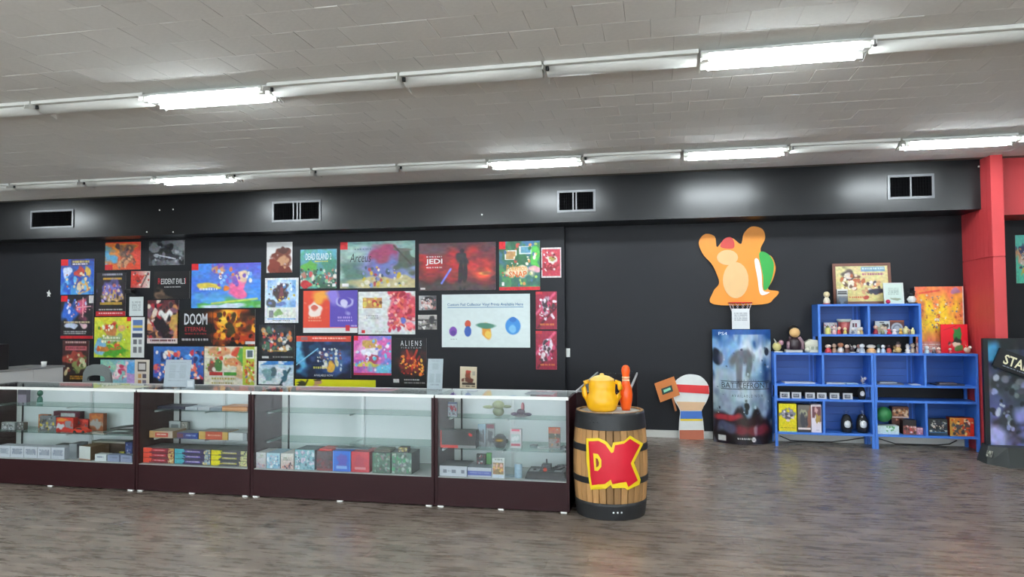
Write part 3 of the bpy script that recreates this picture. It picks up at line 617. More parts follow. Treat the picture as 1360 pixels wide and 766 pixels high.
WP(452, 320.5, 551.3, 382.3, 'wide pale mountain landscape poster with dark brush lettering', [('g', '#88b0b0', '#a8a888'), ('n', 4, '#a0bcb4', .5), ('e', .55, .62, .5, .35, '#8890c0', .5), ('e', .58, .42, .16, .3, '#a04868', .4), ('e', .6, .6, .2, .2, '#7078b8', .6), ('e', .62, .9, .5, .14, '#c0b488'), ('e', .15, .6, .18, .3, '#5a7870', .6), ('e', .88, .45, .12, .24, '#5a6058'), ('e', .8, .2, .14, .04, '#6a6c64'), ('b', 22, ['#b04850', '#e0d8c8', '#485868', '#d0b040', '#8898c8'], (.015, .04), (.3, .55, .85, .95)), ('l', .72, .1, .95, .5, .01, '#504c44'), ('r', 0, 0, .1, .16, '#d5242c'), ('r', .03, .9, .12, .97, '#e0e0e0'), ('t', .2, .14, .42, .2, '#5a7080', 1)],
    (('Arceus', (.13, .25, .42, .44), '#26282a', None, None, -.003, .25, .001, .0),))
WP(403, 385.7, 475, 441.8, 'half red and half violet poster with two white emblems', [('gh', '#d84a34', '#d0402e'), ('r', .5, 0, 1, .87, '#5848a8'), ('e', .4, .1, .25, .18, '#e8a040', .7), ('e', .56, .15, .12, .2, '#8878d0', .7), ('e', .2, .38, .12, .18, '#e8d8d0'), ('e', .2, .4, .06, .08, '#c86050'), ('e', .76, .32, .15, .2, '#b0acd8'), ('e', .76, .26, .1, .16, '#5848a8'), ('e', .76, .34, .05, .14, '#d0cce8'), ('t', .1, .62, .34, .76, '#e0a080', 2), ('t', .64, .62, .9, .76, '#c0a8e0', 2), ('r', 0, .88, 1, 1, '#d8d8d8'), ('r', .78, .82, .86, .96, '#c83040'), ('t', .88, .82, .98, .86, '#d8c8e0', 1)])
WP(476, 387, 551.5, 443.8, 'white poster whose right part is a red collage', [('g', '#dcdedd', '#d2d5d6'), ('r', .08, .14, .42, .38, '#c08850'), ('b', 8, ['#b83838', '#d8c060', '#6a3828'], (.02, .05), (.1, .16, .4, .36)), ('t', .14, .55, .36, .66, '#909498', 2), ('r', .06, .9, .12, .97, '#d03038'), ('e', .75, .45, .27, .44, '#d04858', .2), ('b', 50, ['#c83048', '#e87880', '#a02838', '#e8b0a8', '#b84868', '#d86050'], (.03, .06), (.54, .06, .97, .9)), ('e', .8, .68, .05, .1, '#5868b8'), ('t', .3, .93, .5, .96, '#a0a0a0', 1)])
WP(393.7, 446, 466.3, 501.3, 'dark blue space scene poster under a red banner strip', [('g', '#1e3050', '#181f38'), ('e', .18, .45, .3, .4, '#3a80b8', .5), ('e', .05, .4, .2, .36, '#5aa8d0', .5), ('e', .3, .5, .22, .34, '#16243f', .5), ('e', .75, .55, .3, .3, '#3c5c98', .7), ('b', 24, ['#b8c8d8', '#c8c090', '#486890', '#6a4858', '#d8d8d0'], (.02, .05), (.38, .3, .85, .8)), ('t', .32, .74, .62, .82, '#d8d060', 1), ('e', .62, .72, .06, .1, '#d8a840'), ('l', 0, .7, .4, .3, .008, '#88c8e8'), ('r', 0, 0, 1, .14, '#c84838'), ('t', .3, .04, .9, .1, '#f0c8b8', 1), ('r', .08, .03, .2, .11, '#8a6a68')], (('AVAILABLE NOW', (.33, .92, .68, .97), '#dfe3e8'),))
WP(470, 446, 519.8, 498, 'magenta and cyan burst poster with a pale cross band', [('gh', '#b850a8', '#6a90d8'), ('n', 6, '#d868b0', .45), ('e', .4, .35, .3, .25, '#d8a0c8', .5), ('e', .45, .25, .22, .16, '#c8a058'), ('e', .45, .42, .24, .1, '#e0e0e8'), ('e', .45, .6, .2, .12, '#a84860'), ('e', .42, .74, .34, .06, '#d0c050'), ('e', .8, .88, .3, .14, '#70c0e0', .6), ('b', 16, ['#e890c8', '#7880d8', '#68c8e0', '#e8e8f0'], (.03, .07), (0, .05, 1, .95)), ('r', 0, .94, 1, 1, '#b03050'), ('r', 0, 0, .12, .12, '#d5242c')])
WP(521.5, 449, 566.5, 512.6, 'black poster with glowing red splatter and a thin white title', [('g', '#151517', '#121214'), ('e', .55, .55, .4, .2, '#6a2018', .8), ('b', 40, ['#c83820', '#f08030', '#801c14', '#e8b040', '#3a1814'], (.03, .06), (.22, .38, .92, .78)), ('l', .42, .25, .5, .42, .03, '#a83020'), ('l', .72, .25, .62, .42, .03, '#a83020'), ('t', .35, .85, .78, .9, '#c8c8c8', 1), ('r', .02, .86, .2, .93, '#c8c8c8'), ('t', .35, .92, .95, .95, '#909090', 1)],
    (('A L I E N S', (.24, .05, .86, .16), '#d0d4d8'), ('F I R E T E A M', (.26, .185, .84, .215), '#a8acb0')))
WP(392, 504, 499, 514, 'narrow bright yellow strip poster just above the middle display case', [('g', '#d8d818', '#d0d014'), ('e', .08, .6, .05, .5, '#3a3a20'), ('e', .28, .5, .05, .6, '#b89070'), ('e', .28, .1, .05, .2, '#584838'), ('l', .12, .9, .16, .1, .01, '#383820')])
WP(556.6, 322.3, 658.3, 385.3, 'wide red sunset poster with a dark figure-sized shape and white title', [('g', '#5a3c44', '#4a2c30'), ('e', .5, .45, .7, .3, '#b83434', .8), ('e', .8, .65, .24, .1, '#e85038', .7), ('e', .86, .65, .1, .04, '#f0a048', .6), ('n', 6, '#6a3038', .55, .6), ('e', .5, .98, 1.0, .16, '#4a3c3c', .5), ('e', .15, .1, .3, .14, '#6a5058', .8), ('e', .57, .16, .03, .06, '#3a3034'), ('e', .57, .36, .075, .17, '#38343a'), ('e', .545, .68, .03, .24, '#322c30'), ('e', .6, .68, .03, .24, '#322c30'), ('l', .42, .55, .3, .85, .012, '#7a88f0'), ('r', .02, .94, .08, .98, '#d0c8c8'), ('t', .1, .5, .3, .54, '#e0d4d4', 1), ('t', .1, .28, .3, .31, '#e0d4d4', 1)], (('JEDI', (.09, .33, .31, .47), '#e8e2e2', None, None, -.003, 0, .001, .02),))
WP(663, 320.3, 717.2, 385.2, 'green and blue poster with photo cards, orange title and a red foot strip', [('g', '#4878a8', '#38684c'), ('n', 5, '#4c8858', .45), ('e', .45, .3, .4, .25, '#386848', .5), ('r', .14, .18, .44, .38, '#d8dcd8'), ('r', .17, .2, .41, .36, '#b89060'), ('r', .5, .1, .8, .26, '#d0d8d8'), ('r', .53, .12, .77, .24, '#6098b0'), ('e', .88, .38, .09, .22, '#58b850'), ('e', .85, .58, .12, .06, '#e0a0b0'), ('b', 22, ['#d89858', '#a8c868', '#487090', '#e8e0d0', '#c85848', '#306848'], (.03, .06), (.05, .05, .95, .9)), ('r', .0, .93, 1, 1, '#c42830'), ('r', .06, .83, .12, .91, '#d8d8d8'), ('r', 0, 0, .16, .16, '#d5242c'), ('e', .45, .62, .3, .14, '#e0d0b0')],
    (('SNAP', (.24, .61, .68, .74), '#d86a28', None, None, -.003, 0, .001, .02), ('Pokémon', (.18, .48, .68, .6), '#d8963c', None, None, -.003, .1, .001, .01)))
WP(719, 328.7, 745.3, 368.6, 'small red and white bordered poster in the top right corner', [('g', '#d0c8c8', '#d0c8c8'), ('r', .06, .05, .94, .95, '#b83848'), ('e', .5, .36, .3, .14, '#d8d0c8'), ('e', .55, .34, .14, .08, '#a09048'), ('e', .45, .62, .34, .12, '#902834'), ('b', 14, ['#e0d0d0', '#d05058', '#701c28'], (.04, .09), (.1, .1, .9, .9))])
WP(556.6, 392.5, 579.3, 411.7, 'small grey photo print with a pink patch, upper of two beside the white banner', [('gh', '#b8b8b8', '#4a484a'), ('e', .5, .55, .25, .3, '#d0a8a0'), ('e', .5, .2, .3, .16, '#2c2a2c'), ('b', 12, ['#d8d0d0', '#3a383a', '#a86868'], (.06, .12), (.05, .1, .95, .95))])
WP(555.5, 418, 580.2, 437.4, 'small grey photo print, lower of two beside the white banner', [('g', '#b8b4b0', '#787470'), ('r', 0, .3, 1, .42, '#4a4848'), ('e', .7, .35, .14, .3, '#383638'), ('b', 10, ['#d8d4d0', '#585452', '#98908c'], (.06, .12), (.05, .4, .95, .95)), ('l', .1, .8, .9, .55, .03, '#3c3a3a')])
o = WP(587, 390.5, 704, 461.2, 'big white banner with four small coloured shapes and blue underlined writing', [('g', '#ccd8d8', '#d2dedd'), ('t', .1, .84, .18, .86, '#808888', 1), ('c', .13, .7, .045, .09, '#7a4aa8'), ('e', .13, .72, .03, .05, '#5a3890'), ('c', .3, .56, .035, .07, '#b8442c'), ('c', .3, .7, .04, .1, '#3458a8'), ('e', .52, .66, .06, .15, '#d8902c'), ('e', .52, .58, .1, .05, '#48806c'), ('e', .535, .72, .04, .08, '#e0bc50'), ('c', .81, .6, .085, .16, '#3a86cc'), ('e', .81, .66, .05, .1, '#78b8e0'), ('c', .81, .48, .04, .05, '#2c6cb8'), ('r', .065, .245, .925, .255, '#3a78a8')],
    (('Custom Foil Collector Vinyl Prints Available Here', (.065, .165, .925, .235), '#2a6898', None, None, -.003, 0, .001, .012),))
for k, (a, b, lab) in enumerate(((387, 437.2, 'narrow magenta-red vertical poster, upper of the pair by the wall edge'), (439.3, 490.6, 'narrow magenta-red vertical poster, lower of the pair by the wall edge'))):
    WP(711.7, a, 739.6, b, lab, [('g', '#9c2840', '#8a2238'), ('l', 0, .6, .9, .05, .06, '#d05878'), ('l', .1, .95, 1, .4, .05, '#5a1828'), ('r', 0, .0, .3, .07, '#c8303c'), ('e', .5, .4, .26, .26, '#b8a0b0'), ('e', .46, .34, .14, .14, '#3a3038'), ('b', 18, ['#d8c8d0', '#48343c', '#c04868', '#e0d8e0'], (.05, .12), (.15, .2, .9, .75)), ('t', .2, .85, .9, .93, '#c8703c', 1)])
WP(610.8, 486.7, 633, 515.5, 'small cream portrait-format poster on its own, just above the counter', [('g', '#d8ccb0', '#d0c4a8'), ('e', .45, .35, .2, .2, '#8a4a34'), ('e', .5, .22, .2, .08, '#b84838'), ('e', .45, .62, .32, .14, '#6a3c30'), ('r', .12, .74, .9, .84, '#40342c'), ('t', .15, .88, .9, .95, '#40342c', 1), ('r', .72, .2, .92, .4, '#b0a898')], tilt=1)
WP(1349, 312, 1372, 376, 'teal poster on the black wall to the right of the red column', [('g', '#5ac0b0', '#58c8a8'), ('e', .3, .4, .3, .16, '#c89068'), ('e', .4, .5, .3, .12, '#d0c0b0'), ('e', .35, .28, .3, .1, '#404868'), ('e', .5, .75, .2, .08, '#d0b858'), ('b', 10, ['#404868', '#e0d8d0', '#c88858'], (.06, .12), (.1, .2, .9, .8))], Y=YW)
# small fittings on the wall
q = at(177.5, 391, Y=YP)
t = thing('wall_camera', 'small black device on a bracket above the plain white notice', 'camera', (q.x, YP, q.z))
box('wall_plate', -.03, .03, -.008, 0, 0, .09, M_BLACK, t); tube('arm', [(0, -.008, .05), (0, -.07, .05)], .01, M_BLACK, t); box('body', -.07, .05, -.13, -.05, .02, .08, M_BLACK, t, .008)
q = at(751.5, 474, Y=YW)
t = thing('wall_switch', 'small white switch plate at the step in the black wall', 'switch', (q.x+.03, YW, q.z)); box('plate', -.03, .03, -.006, 0, 0, .12, M_WHITE, t, .002); box('toggle', -.006, .006, -.014, -.006, .05, .075, M_WHITE, t)
# ================================================================= BARREL WITH ITS EMBLEM, PIN AND YELLOW ORNAMENT
BX, BY, BH = -.437, 6.09, .853
def brad(z): # stave bulge
    s = (z/BH-.5)*2; return .309-.031*s*s
t = thing('barrel', 'oak barrel with black hoops and a red and yellow emblem beside the counter', 'barrel', (BX, BY, 0))
def wood_mat():
    m = mat('oak_stave', '#b08452', .65, var=.45, scale=3.5, bump=.25, stretch=(14, 14, 1.2)); nt = m.node_tree; b = nt.nodes['Principled BSDF']
    oi = nt.nodes.new('ShaderNodeObjectInfo'); mr = nt.nodes.new('ShaderNodeMapRange'); mr.inputs['To Min'].default_value = .6; mr.inputs['To Max'].default_value = 1.35
    hs = nt.nodes.new('ShaderNodeHueSaturation'); s = b.inputs['Base Color'].links[0].from_socket
    nt.links.new(oi.outputs['Random'], mr.inputs['Value']); nt.links.new(mr.outputs[0], hs.inputs['Value']); nt.links.new(s, hs.inputs['Color']); nt.links.new(hs.outputs[0], b.inputs['Base Color']); return m
M_OAK = wood_mat(); NS = 32
bm = bmesh.new(); zz = [BH*i/10 for i in range(11)]; g = .010
rows_ = []
for z in zz:
    r_ = brad(z); rows_.append([bm.verts.new((rr*math.cos(a), rr*math.sin(a), z)) for rr, a in ((r_-.022, -math.pi/NS+g), (r_-.004, -math.pi/NS+g), (r_, -math.pi/NS*.8), (r_, math.pi/NS*.8), (r_-.004, math.pi/NS-g), (r_-.022, math.pi/NS-g))])
for a, b in zip(rows_, rows_[1:]):
    for i in range(6): j = (i+1) % 6; bm.faces.new((a[i], a[j], b[j], b[i]))
bm.faces.new(rows_[0][::-1]); bm.faces.new(rows_[-1])
sm = from_bm(bm, 'stave'); sm.materials.append(M_OAK)
for k in range(NS):
    o = bpy.data.objects.new('stave', sm); COL.objects.link(o); o.parent = t; o.rotation_euler.z = 2*math.pi*(k+.3)/NS
def hoop(z0, z1):
    n = 5; out = [(brad(z0+(z1-z0)*i/n)+.005, z0+(z1-z0)*i/n) for i in range(n+1)]
    inn = [(r_-.006, z) for r_, z in reversed(out)]
    h = lathe('hoop', out+inn+[out[0]], M_STEEL, t, 48); h.data.polygons.foreach_set('use_smooth', [True]*len(h.data.polygons)); return h
for z0, z1 in ((.715, .851), (.54, .595), (.285, .335), (.002, .135)):
    h = hoop(z0, z1)
    for k in range(3):
        a = -math.pi/2+(.15 if z0 < .1 else -.5)+k*.11; zr = (z0+z1)/2; rr = brad(zr)+.006
        lathe('rivet', [(0, .004), (.006, .002), (.008, 0)], M_ALU if z0 < .1 else M_STEEL, h, 8, Matrix.Translation((rr*math.cos(a), rr*math.sin(a), zr)) @ Matrix.Rotation(a, 4, 'Z') @ Matrix.Rotation(R(90), 4, 'Y'))
lathe('lid', [(0, BH-.03), (brad(BH)-.022, BH-.03), (brad(BH)-.022, BH-.012), (0, BH-.012)], mat('pale_barrel_head', '#b5b2a8', .6, var=.15), t, 40)
# emblem cut from thin sheet, bent round the staves
def onto_barrel(name, pts, r0, r1, mtl):
    P = []
    for px, py in pts:
        q = at(750+px/3.33, 470+py/3.33, Y=BY-.30); P.append((q.x-BX, q.z))
    xs_ = [p[0] for p in P]; zs_ = [p[1] for p in P]; pin = [Vector(p) for p in P]; npn = len(P)
    gx = min(xs_)
    while gx < max(xs_):
        gz = min(zs_)
        while gz < max(zs_): pin.append(Vector((gx, gz))); gz += .03
        gx += .02
    vv, ee, ff, _a, _b, _c = delaunay_2d_cdt(pin, [(i, (i+1) % npn) for i in range(npn)], [list(range(npn))], 1, 1e-5)
    bm = bmesh.new(); bv = [bm.verts.new((v.x, 0, v.y)) for v in vv]
    for f in ff: bm.faces.new([bv[i] for i in f])
    bmesh.ops.delete(bm, geom=[v for v in bm.verts if not v.link_faces], context='VERTS')
    bmesh.ops.recalc_face_normals(bm, faces=bm.faces)
    geo = bmesh.ops.extrude_face_region(bm, geom=list(bm.faces)); back = [v for v in geo['geom'] if isinstance(v, bmesh.types.BMVert)]; bs = set(back)
    for v in bm.verts:
        rr = brad(v.co.z)+(r0 if v in bs else r1); v.co.y = -math.sqrt(max(rr*rr-v.co.x**2, 1e-4))
    return link(name, from_bm(bm, name), mtl, t)
onto_barrel('emblem_border', [(93, 377), (150, 371), (187, 387), (208, 413), (215, 390), (262, 386), (288, 365), (345, 411), (305, 487), (334, 570), (329, 590), (278, 605), (266, 594), (212, 592), (204, 577), (182, 594), (114, 602), (106, 560), (95, 470)], .006, .013, mat('emblem_yellow', '#efd21c', .5))
onto_barrel('emblem_letters', [(104, 388), (150, 383), (180, 398), (207, 436), (217, 432), (223, 402), (262, 397), (288, 379), (331, 412), (291, 487), (321, 568), (281, 591), (272, 566), (212, 573), (204, 552), (178, 572), (120, 580), (113, 540)], .0132, .017, mat('emblem_red', '#d0102c', .45))
onto_barrel('letter_counter_border', [(126, 438), (148, 441), (163, 465), (163, 495), (148, 515), (132, 514)], .0172, .0186, MATS['emblem_yellow'])
onto_barrel('letter_counter', [(138, 458), (147, 462), (153, 478), (151, 492), (140, 500)], .0188, .0198, mat('emblem_brown', '#8a3020', .6))

zt = BH-.012
q = at(831.5, 541, Y=6.12)
t = thing('bowling_pin', 'orange bowling pin with two pale neck stripes on the barrel', 'bowling pin', (q.x, 6.12, zt+.001))
prof = [(0, 0), (.034, 0), (.040, .02), (.052, .08), (.056, .13), (.050, .18), (.036, .225), (.028, .258), (.029, .285), (.034, .315), (.036, .335), (.032, .358), (.02, .374), (0, .38)]
lathe('body', prof, mat('orange_plastic', '#f05a14', .3), t, 24)
for z in (.252, .274): lathe('stripe', [(.0285, z-.008), (.0312 if z < .26 else .0306, z-.008), (.0306 if z < .26 else .0318, z+.008), (.0285, z+.008)], mat('cream_stripe', '#f2c9a0', .4), t, 24)
# rounded yellow ornament with two upright side handles
q = at(800, 541, Y=6.05)
t = thing('yellow_ornament', 'round glossy yellow object with two raised sides on the barrel', 'ornament', (q.x, 6.03, zt+.001))
my = mat('yellow_vinyl', '#f2b310', .35, var=.05)
lathe('body', [(0, 0), (.09, 0), (.118, .02), (.132, .07), (.126, .12), (.108, .155), (.110, .19), (.112, .225), (.098, .262)], my, t, 28, Matrix.Diagonal((1, .85, 1, 1)))
lathe('domed_lid', [(.104, .258), (.100, .268), (.062, .290), (.02, .300), (.016, .312), (0, .316)], mat('pale_yellow_vinyl', '#f5cc6a', .35), t, 28, Matrix.Diagonal((1, .85, 1, 1)))
for s in (-1, 1): tube('side_handle', [(s*.115, 0, .08), (s*.142, 0, .13), (s*.152, 0, .19), (s*.142, 0, .235), (s*.108, 0, .245)], [.02, .022, .022, .02, .018], my, t, 12)

# ================================================================= CUT-OUT BOARDS BY THE PLAIN WALL
def cut(name, pts, Y, y0, y1, mtl, par, org, sm=True):
    P = smooth_poly(pts, 5) if sm else pts; W_ = []
    for px, py in P: q = at(px, py, Y=Y); W_.append((q.x-org.x, q.z-org.z))
    return prism(name, W_, y0, y1, mtl, par)
o0 = at(985, 404, Y=9.88)
t = thing('wall_cutout', 'large orange cut-out board with green, cream and red areas high on the plain wall', 'cutout', (o0.x, YW, o0.z))
m_o = mat('cutout_orange', '#e08a1c', .5); Yb = 9.88
cut('board', [(948, 404), (947, 388), (955, 376), (951, 362), (945, 350), (934, 338), (928, 322), (936, 311), (949, 314), (952, 328), (960, 320), (972, 316), (984, 324), (988, 310), (998, 301), (1012, 304), (1016, 316), (1010, 330), (1013, 338), (1024, 340), (1030, 355), (1026, 372), (1020, 384), (1034, 387), (1028, 396), (1013, 404)], Yb, -.045, -.022, m_o, t, o0)
cut('green_panel', [(1008, 337), (1018, 336), (1027, 348), (1026, 366), (1020, 382), (1014, 384), (1013, 365)], Yb, -.052, -.045, mat('cutout_green', '#1f9a38', .5), t, o0)
cut('white_band', [(1002, 346), (1007, 345), (1011, 362), (1013, 385), (1022, 388), (1010, 391), (1006, 370)], Yb, -.054, -.045, M_WHITE, t, o0)
cut('cream_oval', ell(977, 372, 17, 24, 22), Yb, -.052, -.045, mat('cutout_cream', '#dcb27a', .5), t, o0, False)
cut('red_patch', [(957, 328), (961, 318), (970, 315), (975, 322), (973, 330)], Yb, -.052, -.045, mat('cutout_red', '#c4342a', .5), t, o0)
cut('cream_patch', ell(966, 342, 14, 10, 20), Yb, -.056, -.045, MATS['cutout_cream'], t, o0, False)
# hoop and net with a notice below it
h0 = at(983, 402, Y=9.72)
t = thing('toy_hoop', 'small red basketball rim with a net below the large orange cut-out', 'basketball hoop', (h0.x, YW, h0.z))
mr_ = mat('red_rim', '#d0302c', .4)
box('mount_plate', -.06, .06, -.02, 0, -.03, .05, mr_, t)
box('rim_arm', -.02, .02, -.06, -.02, -.008, .008, mr_, t)
tube('rim', [(.145*math.cos(a), -.20+.145*math.sin(a), 0) for a in [2*math.pi*i/28 for i in range(28)]], .008, mr_, t, 8, True)
mn_ = mat('net_cord', '#c8b8bc', .8)
for k in range(12):
    a = 2*math.pi*k/12; b = a+math.pi/12; pts = []
    for i in range(5):
        f = i/4; rr = .142-.05*f; aa = a+(math.pi/12 if i % 2 else 0); pts.append((rr*math.cos(aa), -.20+rr*math.sin(aa), -.01-.15*f))
    tube('net_strand', pts, .0035, mn_, t, 4)
q0, q1 = at(970.5, 410, Y=9.70), at(994, 436.5, Y=9.70)
o = printed('paper_notice', q1.x-q0.x, q0.z-q1.z, .002, [('g', '#d4d6d8', '#cfd2d5'), ('t', .12, .2, .88, .62, '#9498a0', 5)]); o.location = ((q0.x+q1.x)/2, 9.555, q1.z); tag(o, 'white paper notice hanging in front of the toy hoop net', 'notice')

# standing cut-out: plain rounded board in white, red, tan and blue with an orange placard
o0 = at(918, 584, Y=9.80); o0.z = 0
t = thing('standing_cutout', 'small standing cut-out with white rounded top and orange placard by the plain wall', 'cutout', (o0.x, 9.80, 0))
Yb = 9.80; mw = mat('cutout_white', '#e4e8e6', .5); mt_ = mat('cutout_skin_tan', '#e2bb94', .5)
cut('board', [(902, 583.8), (902, 560), (903, 545), (896, 532), (893, 518), (897, 506), (908, 498.5), (919, 497), (931, 500), (940, 510), (942, 522), (938, 534), (932, 545), (934, 560), (935, 583.8), (926, 584), (911, 584)], Yb, 0, .012, mw, t, o0)
cut('red_band', [(894, 510), (941, 512), (942, 523), (893.5, 520)], Yb, -.006, 0, mat('cutout_signal_red', '#d8282c', .5), t, o0, False)
cut('tan_band', [(898, 533), (937, 534), (932, 545), (904, 545)], Yb, -.006, 0, mt_, t, o0, False)
cut('blue_band', [(904, 546), (932, 546), (933, 556), (903.5, 556)], Yb, -.006, 0, mat('cutout_blue', '#3d6fc0', .5), t, o0, False)
cut('yellow_edge', [(903.5, 556), (933, 556), (933, 558.5), (903.5, 558.5)], Yb, -.006, 0, MATS['emblem_yellow'], t, o0, False)
cut('brown_foot', [(902.5, 571), (934.5, 571), (935, 583.5), (902.5, 583.5)], Yb, -.006, 0, mat('cutout_brown', '#b8664a', .5), t, o0, False)
cut('rear_foot', [(910, 583.5), (926, 583.5), (920, 560), (916, 560)], Yb, .012, .09, mw, t, o0, False)
pl = cut('placard', [(869, 509), (895, 499.5), (903, 524), (877, 534)], Yb, -.022, -.01, mat('placard_orange', '#cf7a3c', .6), t, o0, False)
cut('placard_plate', [(878, 516), (892, 511), (894, 519), (880, 524)], Yb, -.026, -.022, mat('placard_green', '#1c3c34', .5), t, o0, False)
cut('placard_print', [(881, 517.5), (890, 514), (891, 517), (882, 521)], Yb, -.028, -.026, mat('placard_teal', '#8ad0b0', .5), t, o0, False)
cut('placard_stick', [(892, 528), (894.5, 527), (899, 545), (896.5, 546)], Yb, -.012, 0, mat('placard_wood', '#a8683c', .6), t, o0, False)

# ================================================================= BOWED GAME STANDEE
q0, q1 = at(947, 510, Y=9.70), at(1024.5, 510, Y=9.70); SW = q1.x-q0.x; SH = 1.452
ops = [('g', '#2a5a9c', '#20242c'), ('e', .5, .32, .56, .28, '#7aa4d0', .25), ('e', .8, .22, .3, .12, '#c8d4dc', .7), ('e', .2, .45, .3, .14, '#a8b8c4', .7), ('e', .5, .5, .5, .2, '#9cb0bf', .8), ('e', .5, .25, .16, .08, '#5c6168', .5), ('e', .44, .36, .05, .14, '#60666e', .5), ('e', .6, .36, .05, .14, '#60666e', .5), ('e', .1, .24, .09, .06, '#1e2430'), ('e', .92, .2, .03, .04, '#1e2430'),
    ('e', .18, .68, .18, .12, '#8a9cac', .6), ('e', .8, .62, .25, .1, '#7a8ea0', .6), ('e', .5, .86, .8, .16, '#1c1418', .3), ('e', .6, .82, .4, .07, '#2a1a1c', .4), ('e', .2, .77, .2, .03, '#a03038', .6), ('e', .7, .87, .3, .05, '#6a2430', .6), ('e', .25, .86, .2, .05, '#4a5068', .6), ('e', .53, .62, .022, .012, '#14161a'), ('e', .53, .66, .045, .03, '#14161a'), ('e', .53, .7, .03, .03, '#14161a'), ('b', 16, ['#d0d8e0', '#48586c', '#2a3440', '#a8b8c8'], (.01, .03), (.05, .15, .95, .75)), ('n', 7, '#c0ccd6', .62, .5), ('r', .13, .452, .95, .456, '#1c2026'), ('r', .13, .52, .95, .524, '#1c2026'),
    ('r', 0, 0, 1, .045, '#28579a'), ('r', .08, .93, .2, .975, '#c8c8c8'), ('t', .38, .945, .62, .97, '#d8d8d8', 1), ('c', .66, .957, .035, .02, '#c8c8c8')]
st = printed('game_standee', SW, SH, .006, ops, '#20304c', res=150)
def bow(x): return -.19*(1-(2*x/SW)**2)
for v in st.data.vertices: v.co.y += bow(v.co.x)
# add bowed top/bottom: back sheet follows the same bow
st.location = ((q0.x+q1.x)/2, 9.70, 0); tag(st, 'tall bowed blue and grey standee with thin serif lettering by the blue shelves', 'standee')
for tx in (('PS4', (.1, .022, .24, .048), '#eef2f6'), ('S T A R  W A R S', (.38, .438, .72, .447), '#20242a'), ('BATTLEFRONT', (.14, .462, .94, .512), '#1f242c'), ('A V A I L A B L E   N O W', (.3, .565, .84, .59), '#2a3038')):
    lettering(st, *tx, arc=bow)
lettering(st, 'EA', (.642, .95, .678, .964), '#20242a', arc=bow)
box('side_flap', -SW/2, -SW/2+.012, .0, .15, 0, SH, mat('standee_card', '#3a3430', .8), st); box('side_flap', SW/2-.012, SW/2, .0, .15, 0, SH, MATS['standee_card'], st)

# ================================================================= DARK FOLDED STANDEE AT THE RIGHT EDGE
t = thing('film_standee', 'black folded standee with slanted cream title banner at the right edge', 'standee', (3.45, 8.56, 0))
mk = mat('standee_black', '#2c302f', .5, var=.12)
def frustum(name, lo, hi, z0, z1, mtl, par):
    bm = bmesh.new(); a = [bm.verts.new((x, y, z0)) for x, y in lo]; b = [bm.verts.new((x, y, z1)) for x, y in hi]
    bm.faces.new(a[::-1]); bm.faces.new(b)
    for i in range(len(lo)): j = (i+1) % len(lo); bm.faces.new((a[i], a[j], b[j], b[i]))
    return link(name, from_bm(bm, name), mtl, par)
frustum('base', [(0, .46), (.005, .21), (.15, .0), (.80, .0), (.95, .21), (.95, .46)], [(.06, .46), (.06, .30), (.19, .16), (.76, .16), (.9, .30), (.9, .46)], 0, .19, mk, t)
def badge(name, p, wd, ht, ops):
    o = printed(name, wd, ht, .003, ops, parent=t); o.location = p; return o
b1 = badge('base_label', (.032, .235, .075), .075, .07, [('g', '#8a8a80', '#4a4c48'), ('b', 6, ['#d8d8c8', '#303430'], (.1, .2), (0, 0, 1, 1))]); b1.rotation_euler = (R(-20), 0, R(-68))
b2 = badge('base_label', (.24, .035, .03), .08, .045, [('g', '#c8ccca', '#c0c4c2')]); b2.rotation_euler = (R(-38), 0, 0)
BT = 1.175
bd = printed('picture_board', .80, BT, .05, [('g', '#1c2230', '#6a70b0'), ('r', 0, 0, 1, .1, '#15171b'), ('e', .1, .14, .14, .08, '#3a88b0', .6), ('e', .55, .45, .6, .16, '#5a6068', .8), ('e', .3, .36, .2, .2, '#2a3036', .5), ('e', .4, .55, .28, .12, '#38404a', .6), ('e', .9, .4, .12, .1, '#a8b0b8', .5), ('e', .35, .78, .22, .12, '#32323c', .4), ('e', .4, .92, .14, .08, '#3c3848', .4), ('b', 50, ['#20242a', '#687078', '#a8b0c0', '#484858', '#8a90c0'], (.03, .07), (.08, .2, 1, .95)), ('e', .15, .9, .2, .1, '#a8a8dc', .6), ('e', .9, .95, .4, .06, '#8a90d8', .6), ('e', .6, .72, .2, .08, '#8088c0', .7), ('r', 0, 0, .055, 1, '#14171c')], '#14171c', parent=t)
bd.location = (.455, .34, .19)
# slanted banner over the board
BL = .74
bn = printed('title_banner', BL, .21, .03, [('g', '#14151a', '#101115'), ('t', .12, .78, .5, .86, '#9aa4b4', 1), ('e', .62, .7, .08, .2, '#b87840', .5)], '#14151a', parent=t)
bn.location = (.46, .27, .93); bn.rotation_euler = (0, R(22), 0)
lettering(bn, 'STAR', (.1, .2, .48, .72), '#e6e0bc', shear=-.1, bold=.02); lettering(bn, 'WARS', (.52, .2, .94, .72), '#e6e0bc', bold=.02)
box('rear_prop', .3, .62, .392, .6, .19, .9, mk, t)

